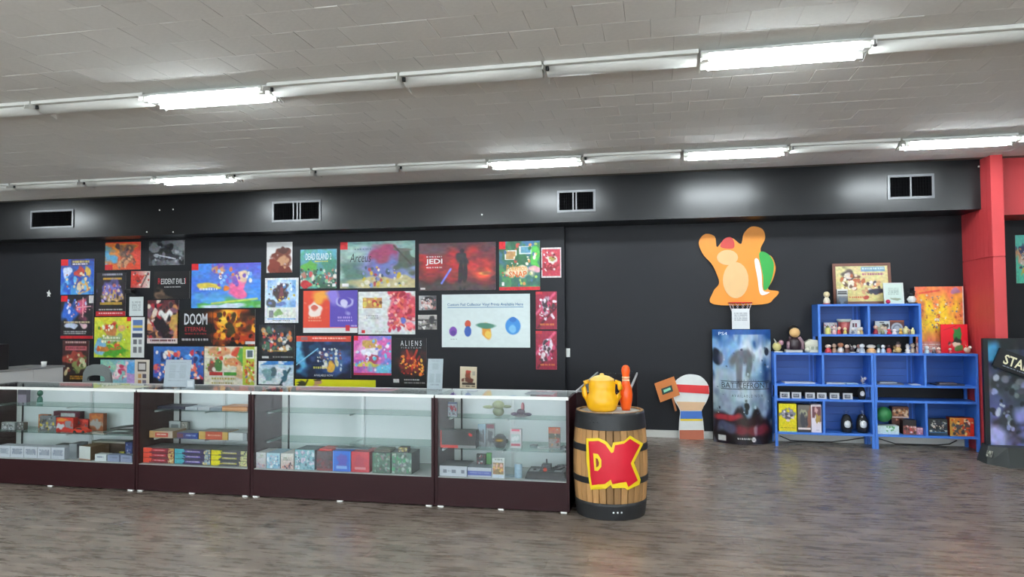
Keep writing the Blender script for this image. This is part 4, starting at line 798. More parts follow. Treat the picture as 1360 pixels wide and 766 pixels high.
# ================================================================= BLUE SHELF UNITS
YF, YBk = 9.50, 9.87; TH = .026
def cubby(t, x0, x1, z0, z1, d):
    box('shelf_board', x0, x1, 0, d, z0, z0+TH, M_BLUE, t); box('shelf_board', x0, x1, 0, d, z1-TH, z1, M_BLUE, t)
    for a in (x0, x1-TH): box('side_panel', a, a+TH, .001, d, z0+TH, z1-TH, M_BLUE, t)
    m = (x0+x1)/2; box('divider', m-TH/2, m+TH/2, .003, d-.01, z0+TH, z1-TH, M_BLUE, t)
    n = 4; h = (z1-z0-2*TH)/n
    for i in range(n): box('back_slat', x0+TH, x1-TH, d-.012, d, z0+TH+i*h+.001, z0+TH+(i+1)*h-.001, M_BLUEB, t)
    for c in (x0+(x1-x0)*.42, x0+(x1-x0)*.46): box('back_batten', c-.008, c+.008, d-.016, d-.012, z0+TH, z1-TH, M_BLUE, t)
def legs(t, x0, x1, z0, z1, d):
    for a in (x0, x1-.034):
        for b in (0, d-.034): box('leg', a, a+.034, b, b+.034, z0, z1, M_BLUE, t)
def lower_unit(x0, x1, label):
    t = thing('shelf_unit', label, 'shelf', ((x0+x1)/2, YF, 0), 0, 'blue cube shelf units'); W = (x1-x0)/2; d = YBk-YF
    legs(t, -W, W, 0, .15, d); cubby(t, -W, W, .15, .59, d); legs(t, -W, W, .59, .75, d); cubby(t, -W, W, .75, 1.163, d)
XB0, XB1, XB2 = 1.375, 2.532, 3.682
lower_unit(XB0, XB1-.002, 'blue cube shelf unit on legs beside the bowed standee, holding a yellow carton')
lower_unit(XB1+.002, XB2, 'blue cube shelf unit on legs beside the red column, holding a green ball toy')
XU0, XU1 = 1.905, 3.08
t = thing('shelf_unit', 'small blue cube shelf standing on top of the two lower blue units', 'shelf', ((XU0+XU1)/2, YF, 1.163), 0, 'blue cube shelf units')
W = (XU1-XU0)/2; legs(t, -W, W, 0, .205, YBk-YF); cubby(t, -W, W, .205, .604, YBk-YF)
ZG, ZU, ZTOP = 1.163, 1.163+.205+TH, 1.767    # top of lower units, floor of upper cubbies, top of upper unit
ZA, ZM, ZL = .75+TH, .59, .15+TH              # cubby floor of lower units, gap board, bottom cubby floor
# power cable below the shelves
pts = [at(*p, Y=9.86) for p in ((1036, 579), (1050, 585), (1062, 587), (1080, 586.5), (1105, 588), (1125, 585), (1145, 582), (1160, 581), (1172, 584), (1190, 590), (1215, 593), (1245, 593), (1262, 590), (1272, 585))]
cv = [(p.x, 9.884, max(p.z, .008)) for p in pts]
tag(tube('power_cable', cv, .007, M_BLACK, None, 6), 'black power cable sagging along the baseboard under the blue shelves', 'cable')
# ================================================================= GOODS
XCL = [-99, 99]
def carton(name, px0, px1, py0, py1, Y, depth, zb, label, cat, ops, side='#8a8a88', group=None, top=None, rz=0., hh=None, texts=()):
    """a box or card standing with its front at depth Y; width and height measured in the photograph"""
    a, b = at(px0, (py0+py1)/2, Y=Y), at(px1, (py0+py1)/2, Y=Y); h = hh or (at(px0, py0, Y=Y).z-at(px0, py1, Y=Y).z)
    a.x = max(a.x, XCL[0]); b.x = min(b.x, XCL[1])
    o = printed(name, b.x-a.x, h, depth, ops, side, res=max(10, int(max(px1-px0, py1-py0)*1.3)), top=top)
    o.location = ((a.x+b.x)/2, Y, zb+.0005); o.rotation_euler.z = rz
    tag(o, label, cat, group)
    for tx in texts: lettering(o, *tx)
    return o
PICT = ['#d8d0c8', '#3a3436', '#b84838', '#c8a060', '#6a7890']
def pic(bg1, bg2, cols=PICT, n=14, extra=()): return [('g', bg1, bg2), ('b', n, cols, (.05, .14), (.05, .1, .95, .92)), *extra]
# ---- things standing on the blue shelves
q0, q1 = at(1107, 402, Y=9.80), at(1184.5, 402, Y=9.80); fwid = q1.x-q0.x; fh = at(1145, 349, Y=9.8).z-ZTOP
t = thing('framed_picture', 'wide brown wooden frame with a yellowed picture leaning on top of the blue shelves', 'picture', ((q0.x+q1.x)/2, 9.77, ZTOP+.001)); t.rotation_euler.x = R(-6)
mf = mat('brown_frame', '#6a3e2e', .5, var=.2, scale=6)
for a in ((-fwid/2, fwid/2, 0, .035), (-fwid/2, fwid/2, fh-.035, fh), (-fwid/2, -fwid/2+.035, .035, fh-.035), (fwid/2-.035, fwid/2, .035, fh-.035)): box('frame', a[0], a[1], 0, .025, a[2], a[3], mf, t)
p_ = printed('picture', fwid-.07, fh-.07, .004, [('g', '#cfc48e', '#c8b878'), ('e', .2, .3, .14, .2, '#5a4a44'), ('e', .22, .28, .07, .1, '#d0c8c0'), ('b', 14, ['#b0603c', '#e8dcc8', '#6a4838', '#d8c8b0'], (.03, .06), (.1, .25, .45, .65)), ('b', 14, ['#b06040', '#e8e0d8', '#483c44', '#c89870'], (.03, .06), (.5, .45, .85, .8)), ('e', .78, .7, .12, .08, '#3a3848'), ('r', .5, .03, .95, .16, '#7898b0'), ('t', .52, .05, .93, .14, '#c8d4d8', 1), ('t', .52, .2, .92, .32, '#9a4870', 1), ('t', .25, .85, .55, .93, '#c05a34', 1), ('e', .55, .88, .06, .05, '#b03c2c')], parent=t, res=90)
p_.location = (0, .008, .035)
q0, q1 = at(1174, 402, Y=9.68), at(1200.5, 402, Y=9.68)
t = thing('framed_certificate', 'small pale green framed certificate on top of the blue shelves', 'frame', ((q0.x+q1.x)/2, 9.66, ZTOP+.001)); t.rotation_euler.x = R(-8)
cw, ch = q1.x-q0.x, .265
for a in ((-cw/2, cw/2, 0, .018), (-cw/2, cw/2, ch-.018, ch), (-cw/2, -cw/2+.018, .018, ch-.018), (cw/2-.018, cw/2, .018, ch-.018)): box('frame', a[0], a[1], 0, .02, a[2], a[3], mat('pale_frame', '#c8d0ca', .4), t)
p_ = printed('certificate', cw-.036, ch-.036, .004, [('g', '#c4d4ca', '#bccec4'), ('r', .06, .06, .94, .08, '#6a8078'), ('t', .2, .2, .8, .6, '#88988f', 5), ('e', .55, .8, .3, .08, '#8a947c')], parent=t, res=36); p_.location = (0, .006, .018)
carton('small_carton', 1111.5, 1126, 382, 402, 9.62, .04, ZTOP, 'black and white card pack standing before the wide brown frame', 'card', [('g', '#d0d0cc', '#1c1c20'), ('r', .1, .12, .9, .2, '#1c1c1e'), ('r', .1, .26, .9, .34, '#1c1c1e'), ('e', .5, .75, .3, .2, '#5a6470'), ('r', .05, .4, .95, .46, '#c8c8c4')], '#202024')
q = at(1179.5, 401, Y=9.58)
tag(ball('magenta_ball', (q.x, 9.58, ZTOP+.028), .027, mat('magenta_gloss', '#b01040', .3)), 'small magenta ball in front of the framed certificate', 'ball')
carton('puzzle_board', 1216, 1280.5, 381, 468, 9.78, .02, ZG, 'large orange and yellow sunburst board beside the red column', 'board', [('g', '#e0704c', '#d86a50'), ('e', .5, .5, .55, .42, '#e8a040', .8), ('e', .48, .46, .32, .24, '#f0cc28', .7), ('e', .45, .45, .05, .035, '#c03828'), ('r', .4, .48, .5, .52, '#d8d0c0')]+[('l', .45, .46, .45+.33*math.cos(k), .46+.25*math.sin(k), .005, '#d89830') for k in (.2, .9, 1.7, 2.5, 3.3, 4.1, 4.9, 5.6)]+[('b', 40, ['#8a6040', '#d8d0b0', '#b85838', '#6a7080'], (.012, .03), (.08, .12, .95, .7)), ('l', .1, .1, .5, .06, .02, '#d84838'), ('e', .84, .08, .1, .05, '#a87898'), ('r', 0, .84, 1, 1, '#d08478'), ('t', .1, .87, .9, .97, '#e8d0c8', 3), ('r', .975, 0, 1, 1, '#d8c8c0')], '#d8ccc4')
carton('red_card', 1249.5, 1285.5, 430.5, 468.5, 9.66, .02, ZG, 'bright red square card with a green patch leaning before the sunburst board', 'card', [('g', '#e01428', '#d81024'), ('e', .6, .38, .16, .2, '#2a7a34'), ('e', .56, .62, .2, .14, '#1c2a20'), ('e', .52, .72, .14, .12, '#d8c0a8'), ('e', .52, .9, .2, .1, '#d02030'), ('e', .7, .85, .16, .1, '#5a7840'), ('l', .12, .2, .6, .05, .01, '#a01020'), ('e', .9, .68, .08, .08, '#d84040')], '#a01420')
def figurine(px, py_top, py_bot, Y, zb, label, cols, kind=0, wide=1., group='small figurines on the blue shelves'):
    """plain little ornament: foot, body and head; proportions vary by kind"""
    q = at(px, py_bot, Y=Y); h = at(px, py_top, Y=Y).z-q.z; s = h
    t = thing('figurine', label, 'figurine', (q.x, Y, zb+.0005), 0, group)
    m = [mat('glaze_'+c.strip('#'), c, .35, var=.04) for c in cols]; w_ = .26*s*wide
    lathe('foot', [(0, 0), (w_*1.15, 0), (w_*1.1, .08*s), (0, .08*s)], m[0], t, 12)
    if kind == 0:
        lathe('body', [(w_*.9, .08*s), (w_*1.0, .25*s), (w_*.75, .45*s), (w_*.4, .55*s), (0, .56*s)], m[1], t, 12); ball('head', (0, 0, .76*s), .24*s, m[2], t, (1.0*wide, .95, 1.0), 12)
    elif kind == 1:
        lathe('body', [(w_*.6, .08*s), (w_*.95, .3*s), (w_*.5, .5*s), (0, .52*s)], m[1], t, 12); ball('head', (0, 0, .65*s), .18*s, m[2], t, (wide, 1, 1), 12)
        lathe('hat', [(0, .76*s), (.26*s, .76*s), (.24*s, .82*s), (.15*s, .84*s), (.12*s, 1.0*s), (0, 1.0*s)], m[3 % len(m)], t, 12)
    elif kind == 2:
        ball('body', (-.1*s, 0, .4*s), .3*s, m[1], t, (wide, .8, 1.05)); ball('head', (.18*s, 0, .66*s), .19*s, m[2], t); tube('wing', [(-.1*s, -.1*s, .55*s), (-.3*s, -.05*s, .95*s)], [.09*s, .02*s], m[3 % len(m)], t)
    else:
        lathe('body', [(w_, .08*s), (w_*1.1, .5*s), (w_*.9, .7*s), (0, .72*s)], m[1], t, 12); lathe('cap', [(w_*.5, .72*s), (w_*.6, .85*s), (0, 1.0*s)], m[2], t, 12)
    return t
figurine(1098, 385, 402, 9.62, ZTOP, 'cream figurine on a red foot at the left end of the top shelf', ('#a03830', '#d8ccb8', '#dccaa0'), 0)
figurine(1211, 382, 402, 9.62, ZTOP, 'black and white figurine at the right end of the top shelf', ('#3a2a2a', '#d8d8d4', '#1c1c1e', '#1c1c1e'), 1, 1.2)
figurine(1034, 447, 466, 9.62, ZG, 'cream and pink bird-like ornament beside the bowed standee', ('#dcdad2', '#c8bc78', '#b88890', '#a8a8a0'), 2, 1.)
# dark bust-shaped ornament on a pale block
q = at(1055, 466, Y=9.62)
t = thing('dark_ornament', 'large dark ornament with a tan front on a pale block, left on the shelf top', 'ornament', (q.x, 9.62, ZG+.001))
box('block', -.11, .09, -.06, .08, 0, .035, mat('pale_block', '#d6d2c4', .5), t, .004)
lathe('body', [(.09, .035), (.105, .08), (.1, .14), (.06, .19), (0, .2)], mat('dark_plum', '#2a1a22', .4), t, 18)
ball('head', (0, 0, .26), .082, M_BLACK, t, (1, .95, 1.0), 16); ball('front', (0, -.045, .25), .06, mat('tan_glaze', '#d8ae74', .4), t, (1.1, .8, 1.05), 16)
for s in (-1, 1): tube('side_roll', [(s*.05, -.05, .19), (s*.085, -.07, .13), (s*.085, -.07, .04)], .022, mat('mauve_glaze', '#8c7078', .4), t, 8)
# white house-shaped ornament
q = at(1078.5, 466, Y=9.60)
t = thing('house_ornament', 'white house-shaped ornament with a tiled roof next to the dark ornament', 'ornament', (q.x, 9.62, ZG+.001))
mh = mat('ivory_glaze', '#d2d0bc', .45, var=.12, scale=30)
box('walls', -.085, .085, -.05, .06, 0, .095, mh, t, .003); prism('roof', [(-.092, .095), (.092, .095), (.06, .155), (-.02, .165), (-.088, .125)], -.06, .07, mh, t)
for k, x in enumerate((-.055, 0, .055)): box('window', x-.016, x+.016, -.055, -.05, .035, .075, mat('grey_green_glaze', '#8e937c', .5), t)
lathe('bush', ball_prof(.035, .036, 6), mh, t, 10, Matrix.Translation((-.06, -.06, 0)))
# upper cubbies
carton('white_carton', 1094.5, 1112, 431, 446, 9.72, .06, ZU, 'white pictured carton at the left end of the upper left cubby', 'box', pic('#d8d4d4', '#d0c8c8', ['#c86868', '#8a8878', '#e8e4e0'], 8))
figurine(1099.5, 434, 446, 9.60, ZU, 'green-capped yellow pear-like ornament in the upper left cubby', ('#c8c058', '#d8cf78', '#6a6a50'), 3, 1.1)
figurine(1108, 436, 446, 9.60, ZU, 'tiny pink figurine in front of the white carton', ('#c88888', '#d8b0b0', '#e0c8c0'), 0)
q = at(1120, 446, Y=9.68); q.x += .012; t = thing('tumbler', 'tall clear cup with red and black print in the upper left cubby', 'cup', (q.x, 9.68, ZU+.001)); lathe('wall', [(0, 0), (.055, 0), (.072, .15), (.066, .15), (.05, .006), (0, .006)], mat('printed_cup', '#a04a48', .35, var=.6, scale=45), t, 20); lathe('rim', [(.074, .15), (.085, .165), (.085, .185), (.07, .185)], mat('cup_rim', '#b8c0b4', .3), t, 20)
figurine(1114.5, 436, 446, 9.59, ZU, 'tiny red figurine before the printed cup', ('#b03030', '#c03838', '#d8b8a0'), 0)
figurine(1122.5, 437, 446, 9.58, ZU, 'tiny yellow figurine before the printed cup', ('#d8d0c0', '#d8c060', '#e0d0a0'), 0)
carton('white_card', 1127.5, 1143, 426.5, 445, 9.68, .015, ZU, 'white rounded card with two small dark pictures in the upper left cubby', 'card', [('g', '#dcdcdc', '#d4d4d4'), ('r', .3, .25, .48, .5, '#503c44'), ('r', .52, .25, .7, .5, '#7a3040'), ('t', .2, .7, .8, .8, '#a0a0a8', 1)])
figurine(1133, 438, 446, 9.58, ZU, 'tiny blue-grey figurine before the white rounded card', ('#c8c8cc', '#606878', '#d0c8c0'), 0)
figurine(1147.5, 437, 446.5, 9.60, ZU, 'low gold and cream ornament at the right end of the upper left cubby', ('#c8b890', '#d0a860', '#d8d0c0'), 0, 1.1).location.x -= .03
figurine(1140.5, 438, 446, 9.57, ZU, 'tiny cream figurine right of the white rounded card', ('#d8c8a8', '#e0d4b8', '#e8dcc8'), 0)
carton('white_tin', 1162.5, 1182, 429, 446, 9.70, .05, ZU, 'white tin with a dark head-shaped print in the upper right cubby', 'tin', [('g', '#d0d8d8', '#d0d4d0'), ('e', .65, .45, .24, .26, '#3a3434'), ('e', .65, .6, .14, .14, '#d8b898'), ('e', .3, .6, .2, .3, '#b8b090'), ('r', .3, .06, .6, .14, '#505050')])
figurine(1163, 435, 447, 9.60, ZU, 'tiny red and black figurine at the left end of the upper right cubby', ('#902830', '#a83038', '#d0a890'), 0)
figurine(1172.5, 437, 447, 9.59, ZU, 'tiny olive figurine before the white tin', ('#7a7a50', '#8a8a68', '#d0b8a0'), 0)
carton('plate_box', 1182, 1201, 428, 446, 9.72, .05, ZU, 'red-brown box with a round silver plate picture in the upper right cubby', 'box', [('g', '#7a4840', '#3a2c30'), ('c', .5, .6, .42, .42, '#b8bcc4'), ('c', .5, .6, .3, .3, '#808490'), ('c', .5, .6, .2, .2, '#b0b4bc'), ('r', 0, 0, 1, .12, '#a85c48')], '#6a3c34')
figurine(1181, 440, 447, 9.58, ZU, 'tiny bright red ornament before the plate box', ('#c83040', '#c82838', '#d84850'), 0, 1.6)
figurine(1188, 440, 447, 9.555, ZU, 'tiny white ornament before the plate box', ('#e0d8d8', '#e0d4d4', '#e8e0e0'), 0, 1.5)
figurine(1196.5, 439, 447, 9.555, ZU, 'low orange-yellow ornament in the upper right cubby', ('#c89838', '#d0a040', '#d8b860'), 0, 1.1)
figurine(1203.5, 436, 447, 9.62, ZU, 'pale yellow round ornament, left of two at the right end of the upper cubby', ('#d0c088', '#d8cc90', '#e0d8a8'), 3, 1.3)
figurine(1208, 440, 447, 9.545, ZU, 'tiny brown figurine between the two pale yellow ornaments', ('#705840', '#806850', '#c0a088'), 0)
figurine(1212.5, 438, 447, 9.60, ZU, 'pale yellow round ornament, right of two at the right end of the upper cubby', ('#d0c888', '#d8d090', '#dcd49c'), 3, 1.0).location.x += .0
# row in the gap between lower and upper units, left to right
GR = [(1100, 456, ('#b83840', '#c84850', '#d8c0b0'), 0, 1.5, 'red and white'), (1108, 455, ('#8a7060', '#a08068', '#c8a890'), 0, 1., 'brown'), (1116.5, 454, ('#d8a080', '#e0d8d0', '#c88868'), 0, 1.3, 'white and peach round'), (1125, 456, ('#805848', '#603c34', '#d0b8a8'), 0, 1.1, 'dark brown'), (1132.5, 455, ('#d8d0c8', '#3a2c30', '#d8d0c8', '#c8c0b8'), 2, 1., 'black and white bird-like'), (1140.5, 456, ('#403034', '#d8d0cc', '#b08070'), 0, 1., 'white-bodied'), (1145, 455, ('#c8ccd4', '#a8b0bc', '#d0d4d8'), 0, 1.2, 'silver grey'),
      (1157, 456, ('#c8a890', '#d0a070', '#d8d4cc'), 0, 2.2, 'wide tan and white'), (1167, 456, ('#c8d0d8', '#d0d4d8', '#48605c'), 0, 1., 'white with dark top'), (1173, 456, ('#a8b8c8', '#b8c8d8', '#d8d8dc'), 0, 1.0, 'pale blue'), (1180.5, 455, ('#c87860', '#b84c48', '#3a2a28'), 0, 1.1, 'red with dark top'), (1188.5, 457, ('#d8d0b0', '#d0c088', '#b89868'), 0, 1., 'yellowish'), (1193, 452, ('#503c38', '#c8a870', '#d0a888', '#584c4c'), 1, 1.2, 'dark-hatted'), (1205.5, 455, ('#e0dcdc', '#dcd8d8', '#e4e0e0', '#e0dcdc'), 1, 1.2, 'all-white hatted'), (1212, 454, ('#a89888', '#b0a090', '#c8b8a8'), 0, 1., 'taupe'), (1220.5, 449, ('#c88880', '#d8b0a8', '#d8c8c0', '#c87870'), 1, .9, 'tall pink')]
for i, (px, pt, cols, kd, wd, nm) in enumerate(GR):
    figurine(px, pt, 467, 9.58+.03*(i % 3), ZG, '%s figurine, %s in the row below the upper blue shelf' % (nm, ('first', 'second', 'third', 'fourth', 'fifth', 'sixth', 'seventh', 'eighth', 'ninth', 'tenth', 'eleventh', 'twelfth', 'thirteenth', 'fourteenth', 'fifteenth', 'last')[i]), cols, kd, wd)
for px, pt, cols, kd, nm in ((1231, 459, ('#a8b8c8', '#b8ccd8', '#d8dce0'), 0, 'pale blue figurine below the sunburst board, next to the upper shelf leg'), (1240.5, 461, ('#403438', '#584850', '#d8d0cc'), 0, 'dark grey figurine below the sunburst board'), (1247, 461, ('#b06868', '#c88880', '#d8c0b0'), 0, 'pink figurine below the sunburst board, left of the red card'), (1286, 457, ('#a85848', '#d8b8a0', '#e0dcd4', '#c88868'), 2, 'white and tan bird-like figurine at the right end of the shelf top'), (1262, 462, ('#c03038', '#c84048', '#d8c8b8'), 0, 'red figurine in front of the red card')):
    figurine(px, pt, 469, 9.57, ZG, nm, cols, kd, 1.2)
# lower units: papers and magazines lying in the top cubbies
def flat(name, px0, px1, py, Y, depth, th, zb, label, cat, colr, rz=0., ops=None):
    a, b = at(px0, py, Y=Y), at(px1, py, Y=Y); a.x = max(a.x, XCL[0]); b.x = min(b.x, XCL[1])
    o = box(name, -(b.x-a.x)/2, (b.x-a.x)/2, 0, depth, 0, th, mat('sheet_'+colr.strip('#'), colr, .4, var=.25, scale=18)); o.location = ((a.x+b.x)/2, Y, zb+.0005); o.rotation_euler.z = R(rz)
    return tag(o, label, cat)
flat('paper_sheet', 1042, 1083, 506, 9.56, .2, .012, ZA, 'white papers in the far left cubby of the blue shelves', 'papers', '#c8ccd4', 3)
flat('paper_sheet', 1098, 1122, 507, 9.55, .18, .010, ZA, 'pale mottled papers in the second blue cubby', 'papers', '#b8bcc8', -3)
flat('paper_sheet', 1124, 1140, 507, 9.56, .16, .010, ZA, 'pale blue sheet in the second blue cubby', 'papers', '#9cb8d0', 4)
figurine(1147, 497, 508, 9.62, ZA, 'small grey hooked ornament at the right of the second blue cubby', ('#8a90a0', '#888088', '#b8b4b8', '#b8b4b8'), 2, .8)
flat('magazine', 1166, 1200, 509, 9.56, .2, .014, ZA, 'dark magazine fanned in the third blue cubby', 'magazine', '#5a5c66', -5)
flat('magazine', 1168, 1192, 507, 9.60, .18, .012, ZA+.0145, 'pale magazine lying on the dark one in the third blue cubby', 'magazine', '#a0a8b4', 6)
flat('paper_sheet', 1211, 1223, 510, 9.55, .14, .008, ZA, 'small white sheet before the divider of the right blue unit', 'papers', '#b8c4d8', 0)
flat('magazine', 1244, 1282, 511, 9.55, .2, .014, ZA, 'dark magazines in the far right blue cubby', 'magazine', '#40404c', 4)
flat('magazine', 1248, 1270, 508, 9.58, .17, .012, ZA+.0145, 'dark red-grey magazine on top in the far right blue cubby', 'magazine', '#5c5058', -8)
# six little black and white packs in the gap
for k, px in enumerate((1042, 1057.5, 1075.5, 1091, 1108, 1125.5)):
    carton('small_pack', px-6.8, px+6.8, 522.5, 530.5, 9.56, .05, ZM, '%s of the six small black and white packs in the shelf gap' % ('leftmost', 'second', 'third', 'fourth', 'fifth', 'rightmost')[k], 'box', [('g', '#d0d0d0', '#c8c8c8'), ('r', .2, .3, .8, .8, '#4a4c50'), ('t', .25, .4, .75, .7, '#c0c0c4', 2), ('r', 0, 0, .08, 1, '#3a3a3c')], '#2a2a2c', 'six small packs')
def pale_head(px, pt, pb, Y, zb, label, bag):
    q = at(px, pb, Y=Y); h = at(px, pt, Y=Y).z-q.z
    t = thing('novelty_toy', label, 'toy', (q.x, Y, zb+.001), 0, 'black toys with pale fronts')
    lathe('dark_body', [(0, 0), (.22*h, 0), (.28*h, .25*h), (.26*h, .6*h), (.16*h, .85*h), (0, .92*h)], mat('black_cloth', '#1a1a1c', .7), t, 14)
    ball('pale_front', (0, -.20*h, .42*h), .20*h, mat('pale_mask', '#dcdcdc', .4), t, (.85, .6, 1.1))
    if bag:
        lathe('clear_bag', [(0, .0), (.3*h, 0), (.335*h, .25*h), (.31*h, .65*h), (.12*h, .95*h), (.16*h, 1.1*h)], PLASTIC, t, 12)
    return t
pale_head(1144.5, 512, 530, 9.60, ZM, 'black toy with a pale oval front alone in the gap above the bottom cubbies', False)
pale_head(1124.5, 548, 574, 9.63, ZL, 'bagged black toy with a pale oval front, left of two in the bottom cubby', True)
pale_head(1145.5, 548, 575, 9.63, ZL, 'bagged black toy with a pale oval front, right of two in the bottom cubby', True)
carton('yellow_carton', 1034.5, 1058, 535, 572, 9.52, .12, ZL, 'tall yellow carton with a heart-shaped window at the left of the bottom cubby', 'box', [('g', '#e0d010', '#d8c818'), ('e', .3, .33, .24, .14, '#6a6a7c'), ('e', .7, .33, .24, .14, '#747488'), ('e', .5, .44, .26, .12, '#5a5260'), ('b', 8, ['#d8d0d8', '#9890a0', '#3a343c'], (.06, .12), (.2, .25, .8, .48)), ('e', .5, .58, .1, .05, '#d8c8b8'), ('t', .1, .84, .9, .89, '#6a6020', 1), ('r', 0, .96, 1, 1, '#b0c890')], '#c8b818')
carton('grey_doll_carton', 1059.5, 1077, 537, 573, 9.53, .12, ZL, 'grey windowed carton between the yellow and the white-fronted cartons', 'box', [('g', '#706860', '#585450'), ('e', .45, .3, .2, .14, '#9a9a80'), ('e', .45, .6, .28, .24, '#3c3c44'), ('e', .85, .5, .14, .4, '#8a5848'), ('r', .03, .84, .97, .9, '#e0d0d0'), ('r', .0, .92, 1, 1, '#2a2426')], '#3a3432')
carton('white_doll_carton', 1077.5, 1091, 537, 574, 9.53, .12, ZL, 'white carton with a slanted pink and gold window beside the cubby divider', 'box', [('g', '#dccdd0', '#dcd4e0'), ('r', .12, .08, .95, .62, '#6a4048'), ('e', .5, .22, .2, .12, '#c8a0a0'), ('e', .6, .5, .24, .16, '#a88c48'), ('e', .2, .62, .26, .2, '#e0d8e4'), ('t', .5, .9, .75, .95, '#a098a8', 1)], '#d0c4cc')
# right unit bottom cubbies
q = at(1171.5, 565, Y=9.66)
carton('green_toy_box', 1165.5, 1194, 563.5, 574.5, 9.54, .16, ZL, 'low white box with green scribble in the right blue unit', 'box', [('g', '#c8dcd8', '#b8ccd8'), ('b', 10, ['#4a9050', '#d0e0dc'], (.04, .08), (.4, .05, .85, .6))], '#c0d0d0')
gb = ball('green_ball_toy', (q.x+.01, 9.62, ZL+.13+.10), .095, mat('green_vinyl', '#2f7a44', .45, var=.25, scale=10)); tag(gb, 'large green ball toy resting on the low white box in the right blue unit', 'toy')
carton('dark_carton', 1184.5, 1200, 554.5, 574, 9.70, .12, ZL, 'dark brown carton behind the green ball, under the tan carton', 'box', pic('#6a3c30', '#2a2020', ['#a86048', '#1c1618', '#c89070'], 8), '#2a2022')
carton('tan_carton', 1185, 1207, 540, 554.5, 9.68, .12, ZL+at(1190, 554.5, Y=9.7).z-at(1190, 574, Y=9.7).z+.003, 'tan pictured carton stacked highest in the right blue unit', 'box', [('g', '#6a4030', '#7a4838'), ('e', .45, .5, .4, .3, '#b07850'), ('b', 10, ['#d8c0a0', '#4a3028', '#c08860'], (.06, .12), (.1, .2, .9, .8)), ('r', 0, .86, 1, 1, '#c8b0a8')], '#4a2c24')
carton('black_doll_carton', 1199.5, 1217, 556, 575, 9.56, .12, ZL, 'black carton with pink patches beside the divider of the right blue unit', 'box', [('g', '#1c1618', '#241c1e'), ('r', 0, .4, 1, 1, '#7a4a40'), ('b', 12, ['#d8c0c0', '#a03838', '#2a2022', '#c87868'], (.06, .12), (.05, .45, .95, .95))], '#1c1618')
carton('pink_carton', 1217.5, 1226, 566.5, 575.5, 9.58, .08, ZL, 'small pink carton against the divider of the right blue unit', 'box', pic('#b88898', '#a87080', ['#d8c0c8', '#885060'], 6), '#a07080')
carton('dark_figure_carton', 1233.5, 1258.5, 555, 576.5, 9.56, .12, ZL, 'black and teal pictured carton in the far right bottom cubby', 'box', [('g', '#26282a', '#24343c'), ('b', 16, ['#8a8c88', '#3c4c58', '#141618', '#b8b4a8'], (.05, .1), (.05, .1, .95, .8)), ('e', .5, .5, .4, .12, '#181a1c'), ('b', 6, ['#c8b8a8'], (.03, .05), (.15, .4, .85, .55)), ('r', .05, .78, .95, .86, '#3a6080')], '#16181a')
carton('gold_figure_carton', 1261.5, 1293.5, 554, 578, 9.55, .12, ZL, 'gold, grey and red pictured carton at the far right bottom cubby', 'box', [('gh', '#c89c40', '#c83820'), ('e', .45, .6, .34, .3, '#484a4c'), ('e', .5, .72, .12, .16, '#b07038'), ('b', 14, ['#d8c078', '#3a3c40', '#c84828', '#e0d8c8'], (.04, .09), (.05, .1, .95, .95)), ('r', .85, .3, 1, 1, '#c82c1c')], '#8a2c1c')
XCL[:] = [CX[0]-.2, CX[1]-.033]
# ---- goods in the long left case
ZD = .257
for k in range(5):
    carton('barcode_carton', -4+18*k, 13.3+18*k, 596+.6*k, 611+.75*k, 6.0, .12, ZD, '%s of the five white bar-printed cartons in the left case' % ('leftmost', 'second', 'middle', 'fourth', 'rightmost')[k], 'box', [('g', '#d0d4dc', '#c4c8d0'), ('t', .1, .25, .9, .75, '#8a90a0', 4), ('r', .3, .3, .7, .7, '#a0a6b2')], '#b8bcc4', 'white bar-print cartons')
carton('grey_carton', 91.5, 102, 592, 611.5, 6.06, .14, ZD, 'plain grey carton beside the row of white cartons', 'box', [('g', '#868c90', '#747a7e')], '#6a7074')
carton('photo_pack', 74, 101, 580, 592, 6.25, .1, ZD, 'grey pictured pack lying behind the plain grey carton', 'box', pic('#787a78', '#5c605e', ['#c8ccc8', '#3a3c3c'], 8), '#505452')
carton('open_carton', 103, 122, 594, 612, 6.02, .2, ZD, 'white-fronted brown carton on the bottom of the left case', 'box', [('g', '#d4d8d4', '#c8ccc8'), ('r', 0, .92, 1, 1, '#a87858')], '#5a4228', None, '#6a5030', R(-12))
carton('brown_tray', 122, 166, 586, 604, 6.28, .12, ZD, 'long brown wooden tray behind the small cartons in the left case', 'tray', [('g', '#4a3826', '#3c2c1c'), ('r', 0, 0, 1, .1, '#a09c90')], '#3c2c1c', None, '#8a8c88')
for a, b, c, lab in ((126, 141, '#d0d4d6', 'small white carton, left of three at the right of the left case'), (143, 158.5, '#8a94b0', 'small blue-grey carton, middle of three at the right of the left case'), (160, 175, '#9098b4', 'small blue-grey carton, right of three at the right of the left case')):
    carton('small_carton', a, b, 605, 614, 6.0, .08, ZD, lab, 'box', [('g', c, c), ('t', .2, .3, .8, .6, '#707890', 1)], c)
carton('blue_carton', 166.5, 175.5, 583, 605, 6.14, .08, ZD, 'upright dark blue carton against the right end of the left case', 'box', pic('#2c4078', '#3a5090', ['#c8d0e0', '#1c2848'], 6), '#243464')
carton('yellow_pack', 158.5, 165, 593, 603, 6.12, .03, ZD, 'small yellow-green pack beside the upright blue carton', 'box', pic('#a8a038', '#585838', ['#d8d060', '#303020'], 4), '#585838')
Z1b, Z1a = .49, .755
carton('orange_pack', 51, 64, 548, 566, 6.36, .04, Z1b, 'orange pack at the back of the left case middle shelf, left one', 'box', pic('#b86838', '#a85828', ['#d89058', '#8a3c18'], 5), '#8a4820')
